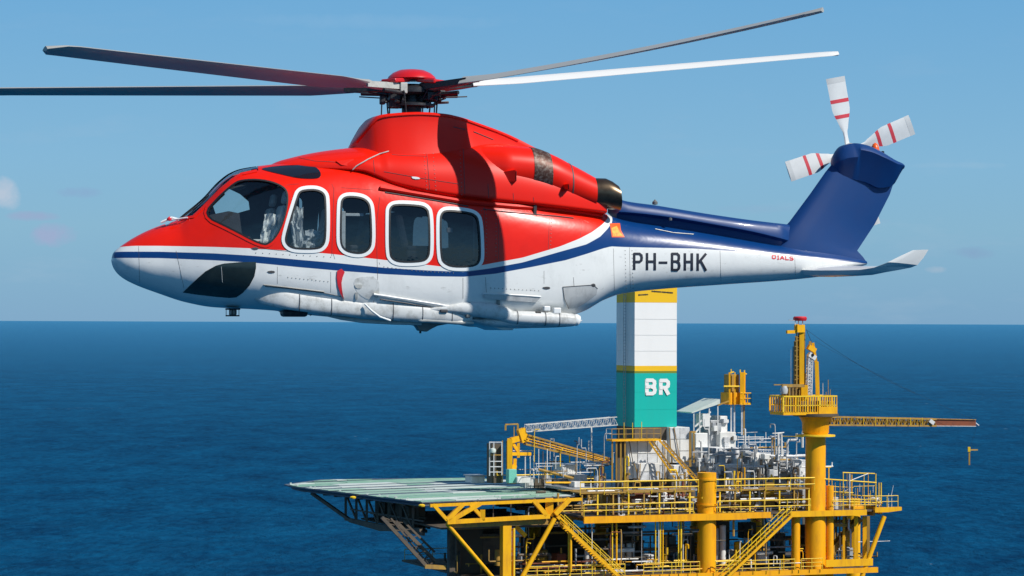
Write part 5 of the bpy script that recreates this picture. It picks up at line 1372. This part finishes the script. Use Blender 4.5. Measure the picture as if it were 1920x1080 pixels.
# ---- process plant: white and grey mass between the tower and the crane column
o = thing('process_plant', 'dense white and grey process plant between the teal tower and the tall crane column', 'machinery', PW(1400, 890, 14))
for x0, y0, x1, y1, b, d, m, nm in ((1304,812,1327,872,13,4,m_pwhite,'white_block'),(1327,788,1349,836,14,3,m_pgrey,'cladding_block'),(1350,780,1364,812,14,3,m_pwhite,'white_block'),(1350,810,1380,838,13,4,m_pwhite,'white_block'),(1310,838,1380,872,12,5,m_pgrey2,'cladding_block'),
    (1380,850,1440,872,14,5,m_pgrey2,'cladding_block'),(1440,853,1476,868,14,4,m_pwhite,'white_block'),(1476,862,1512,900,14,5,m_pgrey2,'cladding_block'),(1320,872,1400,905,11,5,m_pgrey,'cladding_block'),(1400,868,1460,905,13,5,m_pgrey,'cladding_block'),(1462,880,1500,905,12,4,m_pgrey,'cladding_block')):
    p, q = abz(PW(x0, y1, b)), abz(PW(x1, y0, b)); mb = MB(); abox(mb, p[0], q[0], b, b+d, p[2]-.3, q[2]); mb.build(nm, m, o, bevel=.06)
    r = random.Random(x0+y0)
    for k in range(int((x1-x0)*(y1-y0)/260)+1):
        xa, ya = r.uniform(x0, x1-5), r.uniform(y0+5, y1); wd, hh = r.uniform(5, 13), r.uniform(5, 12); pp, qq = abz(PW(xa, ya, b-.05)), abz(PW(min(xa+wd, x1), max(ya-hh, y0), b-.05))
        mb = MB(); abox(mb, pp[0], qq[0], b-r.uniform(.2,.9), b-.005, pp[2], qq[2]); mb.build('panel', r.choice([m, m_pwhite, m_pgrey2, m_pgrey, m_pdark]), o, bevel=.03)
for x, y0, y1, w_, b in ((1372,838,870,14,10),(1390,832,868,12,10.5),(1408,846,880,16,10),(1342,845,885,18,9.5),(1362,868,903,20,9),(1388,872,903,16,9),(1428,862,898,12,10),(1322,850,880,14,10),(1334,880,905,12,8.5)):
    p, q = abz(PW(x, y1, b)), abz(PW(x+w_, y0, b)); r_ = (q[0]-p[0])/2; c = W(p[0]+r_, b, p[2]); h = q[2]-p[2]
    MB().lathe(c, [(0,0),(r_,.1),(r_,h*.8),(r_*.8,h*.93),(0,h)], 16).build('vessel', rnd.choice([m_pwhite, m_pgrey2, m_pgrey]), o)
pipe_run(o, 1310, 1505, 838, 897, 8, 12, 95, [m_pwhite, m_pwhite, m_pgrey2, m_pgrey, m_yold], .05, .14, 41)
r = random.Random(77)
for k in range(34):
    x = r.uniform(1306, 1490); top = 838 + abs(x-1350)*.16; y = r.uniform(top+8, 898); wd, hh = r.uniform(7, 20), r.uniform(7, 18); b = r.uniform(8.5, 11)
    pp, qq = abz(PW(x, y, b)), abz(PW(x+wd, max(y-hh, top), b)); mb = MB(); abox(mb, pp[0], qq[0], b, b+r.uniform(.6, 1.6), pp[2], qq[2]); mb.build('unit', r.choice([m_pwhite, m_pwhite, m_pgrey2, m_pgrey2, m_pgrey]), o, bevel=.05)
# canopy roof
mb = MB(); pa_, pb_ = PW(1297, 775, 13), PW(1350, 757, 13)
mb.hexa([pa_, pb_, pb_+ub*4, pa_+ub*4, pa_+UZ*.12, pb_+UZ*.5, pb_+ub*4+UZ*.5, pa_+ub*4+UZ*.12]).build('canopy', m_wplank, o)
for x, y in ((1301,775),(1312,771),(1330,766),(1346,762)): pbeam('canopy_post', x, y, 13.2, x, 815, 13.2, .12, m_pwhite, o, False)
for x0, y0, x1, y1 in ((1303,800,1332,772),(1332,780,1300,815),(1345,760,1366,752)): pbeam('canopy_brace', x0, y0, 13.3, x1, y1, 13.3, .16, m_pwhite if x1 != 1366 else m_yold, o, False)
mb = MB(); p, q = abz(PW(1318,800,13.1)), abz(PW(1331,776,13.1)); abox(mb, p[0], q[0], 13.1, 15, p[2], q[2]); mb.build('white_block', m_pwhite, o)
pbeam('yellow_frame', 1294, 810, 9, 1294, 875, 9, .25, m_yold, o, False); pbeam('yellow_frame', 1301, 810, 9, 1301, 868, 9, .15, m_yold, o, False); pbeam('yellow_frame', 1293, 810, 9, 1304, 810, 9, .2, m_yold, o, False)
# pipe rack of thin white scaffolding
o = thing('pipe_rack', 'thin white pipe rack standing in front of the sea above the grey process plant', 'pipe rack', PW(1430, 850, 15))
for x in (1384, 1394, 1404, 1416, 1425, 1436, 1447): pbeam('post', x, 810+rnd.uniform(0,12), 15, x, 865, 15, .08, m_pgrey2, o, False)
for y, x0, x1 in ((812,1380,1420),(818,1384,1432),(824,1382,1460),(830,1384,1448),(838,1386,1470),(844,1400,1476),(850,1390,1480)): pbeam('rail', x0, y+rnd.uniform(-2,2), 14.8, x1, y+rnd.uniform(-3,3), 14.8, .09, rnd.choice([m_pgrey2, m_pwhite, m_pgrey]), o)
for k in range(16): x = rnd.uniform(1384, 1460); y = rnd.uniform(812, 850); pbeam('brace', x, y, 15.2, x+rnd.uniform(-22,22), y+rnd.uniform(4,16), 14.9, .05, m_pgrey2, o)
o = thing('twin_vent_stack', 'pair of tall white vent pipes between the pipe rack and the yellow crane column', 'vent', PW(1463, 905, 10))
pbeam('vent_pipe', 1459, 812, 10, 1461, 905, 10, .26, m_pwhite, o); pbeam('vent_pipe', 1465, 812, 10.3, 1466, 855, 10.3, .22, m_pwhite, o); pbeam('cross_arm', 1448, 813, 10, 1470, 811, 10, .12, m_pwhite, o); pbeam('guide_rod', 1468, 818, 10, 1506, 819, 6, .10, m_yrail, o); pbeam('cross_arm', 1440, 820, 10, 1458, 817, 10, .10, m_pgrey2, o)
# yellow turret
o = thing('yellow_turret', 'small yellow turret with a railed balcony on thin grey legs', 'tower', PW(1382, 815, 14))
for x in (1371, 1377, 1391, 1395):
    for b in (14, 15.4): pbeam('leg', x, 758, b, x, 816, b, .16, m_pgrey2 if x < 1392 else m_yold, o, False)
p, q = abz(PW(1366,759,13.6)), abz(PW(1392,736,13.6)); mb = MB(); abox(mb, p[0], q[0], 13.6, 15.6, p[2], q[2]); mb.build('lower_body', m_yel2, o, bevel=.05)
p, q = abz(PW(1369,737,13.8)), abz(PW(1386,702,13.8)); mb = MB(); abox(mb, p[0], q[0], 13.8, 15.4, p[2], q[2]); mb.build('upper_body', m_yold, o, bevel=.05)
for x, w_ in ((1368,.18),(1378,.12),(1391,.42),(1396,.2)): pbeam('turret_post', x, 698, 13.4, x, 757, 13.4, w_, m_yel, o, False)
p, q = abz(PW(1388,759,13.2)), abz(PW(1408,757,13.2)); mb = MB(); abox(mb, p[0], q[0], 13.2, 15.6, p[2], q[2]+.1); mb.build('balcony_floor', m_yel, o)
railing(W(p[0],13.2,q[2]), W(q[0],13.2,q[2]), 1.15, .4, m_yel, parent=o, r=.06); railing(W(q[0],13.2,q[2]), W(q[0],15.6,q[2]), 1.15, .6, m_yold, parent=o)
pbeam('arm', 1357, 724.5, 13.2, 1386, 724.5, 13.2, .18, m_yrail, o); 
for x0, y0, x1, y1 in ((1366,700,1376,697),(1390,700,1400,701),(1371,692,1371,700),(1388,693,1388,700),(1396,694,1396,702)): pbeam('aerial', x0, y0, 13.5, x1, y1, 13.5, .12, m_yrail, o, False)

# ---- pedestal crane
CB = 1.4
o = thing('pedestal_crane', 'tall yellow pedestal crane with railed cab deck, red topped mast and long level boom', 'crane', V((*PW(1529, 950, CB).xy, ZM)))
cc0 = PW(1529, 900, CB); pz = lambda y: abz(PW(1529, y, CB))[2]
c0 = V((cc0.x, cc0.y, 0))
MB().lathe(c0, [(1.08,-6),(1.08,ZM-.9),(1.10,ZM-.9),(1.10,ZM-.3),(1.06,ZM),(1.06,pz(818)),(1.38,pz(811)),(1.42,pz(792)),(1.62,pz(785)),(1.9,pz(779)),(0,pz(778))], 36).build('pedestal', m_yel2, o)
MB().lathe(c0, [(1.05,pz(819)),(2.05,pz(818)),(2.05,pz(815)),(1.05,pz(814))], 36, caps=False).build('collar_platform', m_yrail, o)
MB().lathe(c0, [(1.9,pz(781)),(2.4,pz(780)),(2.4,pz(775)),(1.9,pz(775))], 30).build('slew_ring', m_pdark, o)
zf = pz(777); p0, p1 = abz(PW(1468, 777, CB-1.4))[0], abz(PW(1568, 777, CB-1.4))[0]
mb = MB(); abox(mb, p0, p1, CB-1.5, CB+1.6, zf, zf+.30); mb.build('crane_floor', m_yel, o)
mb = MB(); abox(mb, abz(PW(1534,777,0))[0], p1+.05, CB-1.56, CB-1.45, zf+.02, zf+.85); mb.build('kick_plate', m_yel, o)
for s_, b_ in ((0, CB-1.5), (1, CB+1.6)):
    hr = MB().bar(W(p0,b_,zf+1.95), W(p1,b_,zf+1.95), .14).bar(W(p0,b_,zf+1.0), W(p1,b_,zf+1.0), .08).build('guard_rail', m_yrail, o)
    n_ = 22
    for k in range(n_+1): a = p0+(p1-p0)*k/n_; mb = MB(); abox(mb, a-.04-.05*(k%5==0), a+.04+.05*(k%5==0), b_-.04, b_+.04, zf+.3, zf+1.92); mb.build('guard_bar', m_yel if (k+s_) % 3 else m_yrail, hr)
for a in (p0, p1):
    hr = MB().bar(W(a,CB-1.5,zf+1.95), W(a,CB+1.6,zf+1.95), .12).build('guard_rail', m_yrail, o)
    for k in range(1, 6): b_ = CB-1.5+3.1*k/6; mb = MB(); abox(mb, a-.04, a+.04, b_-.04, b_+.04, zf+.3, zf+1.92); mb.build('guard_bar', m_yel, hr)
# upper house, winches
p, q = abz(PW(1496,775,CB)), abz(PW(1527,752,CB)); mb = MB(); abox(mb, p[0], q[0], CB-.4, CB+1.3, zf+.3, q[2]); mb.build('winch_house', m_pdark, o, bevel=.05)
p, q = abz(PW(1538,775,CB-.5)), abz(PW(1564,752,CB-.5)); mb = MB(); abox(mb, p[0], q[0], CB-.5, CB+1.3, zf+.3, q[2]); mb.build('winch_house', m_yold, o, bevel=.05)
def kb(name, x0, y0, x1, y1, w_, m=m_yel, b=0.0, rd=False): return pbeam(name, x0, y0, CB+b, x1, y1, CB+b, w_, m, o, rd)
mb = MB(); p, q = abz(PW(1467,745,CB-1)), abz(PW(1507,722,CB-1)); mb2 = MB()
mb2.bar(W(p[0],CB-1,q[2]), W(q[0],CB-1,q[2]), .2).bar(W(p[0],CB+1,q[2]), W(q[0],CB+1,q[2]), .12).build('cab_roof_frame', m_yold, o)
for x in (1466, 1471, 1477, 1484, 1490, 1499): kb('cab_post', x, 724, x, 776, .10, m_yold, -.8)
MB().lathe(PW(1470,731,CB-.9), [(0,-.5),(.35,-.4),(.42,0),(.3,.4),(0,.45)], 12).build('lamp_drum', m_scuff, o)
# mast
kb('mast', 1503, 614, 1503, 776, .48, m_yel, 0); kb('mast', 1508, 615, 1507, 776, .2, m_yold, .5); kb('mast', 1494, 630, 1494, 776, .34, m_yold, .4)
kb('mast', 1494, 612, 1494, 745, .14, m_yold, 0); kb('mast', 1489.5, 640, 1489.5, 745, .12, m_yold, .3); kb('mast', 1498, 610, 1498, 745, .12, m_brown, .3); kb('mast', 1483, 655, 1483, 722, .05, m_pgrey, 0)
for k in range(14): y = 622+9*k; kb('mast_lacing', 1490, y, 1503, y+(4 if k%2 else -4), .07, m_yold, 0)
kb('mast', 1499, 625, 1499, 776, .30, m_yold, .7); kb('mast', 1487, 650, 1487, 748, .09, m_brown, .8); kb('mast', 1510, 700, 1510, 776, .16, m_yold, .6)
for x in (1468,1474,1480,1487,1493): kb('cab_post', x, 724, x, 748, .14, m_yold, -1.0)
kb('cab_beam', 1466, 724, 1508, 724, .22, m_yold, -1.0); kb('cab_wall', 1477, 735, 1506, 735, .9, m_brown, .6)
kb('mast_head', 1492, 616, 1506, 616, .8, m_yel, 0); kb('mast_head', 1475, 622.5, 1493, 622, .34, m_yel, 0); kb('mast_head', 1494, 608, 1495, 622, .4, m_yel, 0)
for x in (1491, 1497, 1505): kb('cap_post', x, 601, x, 613, .09, m_pgrey2, 0)
pt = PW(1500, 597, CB+.2); MB().lathe(pt, [(0,-.26),(.62,-.26),(.72,-.1),(.72,.08),(.62,.2),(0,.22)], 20).build('red_cap', m_redp, o)
kb('cap_arm', 1479, 600, 1490, 601, .08, m_pgrey, 0)
kb('slewing_gear', 1508, 722, 1508, 742, .7, m_yel, -.3)
# back stay mast, white lattice and yellow ram
lattice(o, PW(1516, 744, CB), PW(1519, 664, CB), .5, .5, .45, .45, 14, m_pwhite, m_pgrey2, .05, .03)
kb('ram', 1533, 742, 1531, 678, .40, m_yel, 0); kb('ram', 1530, 680, 1524, 643, .30, m_yel, 0)
kb('stay_head', 1515, 650, 1528, 658, .5, m_yel, 0); kb('stay_head', 1516, 664, 1528, 672, .5, m_pwhite, -.1); kb('stay_head', 1519, 640, 1518, 655, .25, m_yold, .1)
MB().tube([PW(1524,665.5,CB-.45), PW(1524,665.5,CB-.3)], .16, 12).build('sheave', m_black, o)
for x, y in ((1543,718),(1553,712),(1557,730),(1549,735)): kb('whip_aerial', x, y, x, 750, .06, m_yold if x > 1545 else m_pgrey2, 0)
# boom on the far side, running out to the right
p, q = PW(1548, 789, CB+1.0), PW(1752, 792, CB+1.4); lattice(o, p, q, .8, .85, .75, .72, 34, m_yold, m_yold, .09, .055)
MB().tube([p.lerp(q,.02), q], .14, 6).build('boom_walkway', m_yold, o)
q2 = PW(1829, 793.5, CB+1.5); MB().hexa([q+V((0,-.2,-.40)), q2+V((0,-.2,-.36)), q2+V((0,.3,-.36)), q+V((0,.3,-.40)), q+V((0,-.2,.36)), q2+V((0,-.2,.32)), q2+V((0,.3,.32)), q+V((0,.3,.36))]).build('boom_tip', m_rust, o)
pbeam('boom_edge', 1551, 797.5, CB+.8, 1830, 799.5, CB+1.2, .09, m_scuff, o); pbeam('boom_edge', 1560, 781, CB+.8, 1830, 787, CB+1.2, .08, m_yold, o)
pbeam('sheave_bracket', 1742, 788, CB+.9, 1750, 794, CB+.9, .4, m_pwhite, o, False)
for k in range(8): x = 1575+22*k; pbeam('boom_frame', x, 783, CB+.6, x, 797, CB+.6, .07, m_yrail, o)
pbeam('tip_arm', 1829, 793, CB+1.4, 1835, 798, CB+1.4, .15, m_pgrey2, o)
# ropes
def rope(x0, y0, x1, y1, sag, m=m_dark, r=.025, par=o):
    pts = [PW(x0+(x1-x0)*t/12, y0+(y1-y0)*t/12+sag*4*(t/12)*(1-t/12), CB) for t in range(13)]; MB().tube(pts, r, 4).build('hoist_rope', m, par)
rope(1512, 618, 1716, 738, 8, r=.014); rope(1528, 640, 1826, 787, 4, r=.010); rope(1512, 618, 1527, 650, 2)
rope(1832, 798, 1819, 839, 0, r=.008)
ho = thing('crane_hook', 'small yellow hook block hanging below the tip of the long crane boom', 'hook', PW(1818, 872, CB))
pbeam('hook_shank', 1817.5, 838, CB, 1817.5, 872, CB, .16, m_yold, ho, False); pbeam('hook_arm', 1815, 843.5, CB, 1833, 843.5, CB, .14, m_yold, ho, False); pbeam('hook_pin', 1817, 838, CB, 1817, 847, CB, .26, m_yrail, ho, False)

# ---- right corner scaffolding
o = thing('corner_scaffold', 'open yellow pipe scaffold with rails on the right corner of the main deck', 'scaffold', W(a_of(1600), 2, ZM))
def sb(x0, y0, x1, y1, w_, m=m_yrail, b=0.6, rd=True): return pbeam('scaffold_pipe', x0, y0, b, x1, y1, b, w_, m, o, rd)
for x0, y0, x1, y1, w_, b in ((1543,898,1643,905,.14,.6),(1580,886,1640,888,.12,3),(1553,921,1600,924,.1,1),(1553,928,1642,930,.08,2),(1562,940,1655,943,.12,.5),(1555,912,1600,914,.07,3),(1548,876,1558,876,.1,2),(1600,912,1640,911,.06,3)): sb(x0,y0,x1,y1,w_,b=b)
for x, y0, y1, w_, b in ((1581,886,945,.10,3),(1588,886,950,.08,3),(1597,890,950,.12,2),(1642,888,950,.12,.6),(1652,905,950,.14,.6),(1648,905,950,.1,1.5),(1554,876,950,.12,1),(1560,900,950,.07,2),(1566,905,945,.07,1),(1575,900,950,.10,.8),(1620,888,935,.07,3),(1608,915,950,.06,1),(1632,920,950,.06,1),(1628,886,950,.07,3)): sb(x,y0,x,y1,w_,b=b,m=rnd.choice([m_yrail,m_yold,m_yel]))
sb(1592,902,1628,888,.10,m_pwhite,2); sb(1593,888,1593,955,.14,m_pwhite,.4)
for k in range(24): x = rnd.uniform(1556,1640); y = rnd.uniform(915,950); sb(x,y,x+rnd.choice((0,0,14)),y-rnd.uniform(3,22),.06,rnd.choice([m_yold,m_pgrey,m_brown,m_pgrey2]),rnd.uniform(1,5))
pbox('orange_skid', 'flat orange lifeboat cradle behind the right corner rails', 'skid', 1600, 948, 1645, 958, 1.6, 2, m_yel2)
pbox('cream_cabinet', 'cream cabinet just right of the yellow crane column on the main deck', 'cabinet', 1558, 932, 1572, 958, 1.3, 1, m_scuff)
tank('white_capsule', 'small white domed capsule among the rails at the right corner of the deck', 1632, 932, 1651, 948, 1.2, m_pwhite, 'capsule')
o = thing('corner_aerials', 'two thin grey aerials on the outer right corner rail', 'antenna', W(A1-2, .2, ZM+.2))
for x, y in ((1666,925),(1672,928)): pbeam('aerial', x, y, .2, x, 952, .2, .07, m_pgrey2, o)
pbeam('aerial', 1671, 930, .2, 1675, 910, .2, .05, m_pgrey2, o)

for ob in bpy.data.objects:
    if '_o' in ob: del ob['_o']
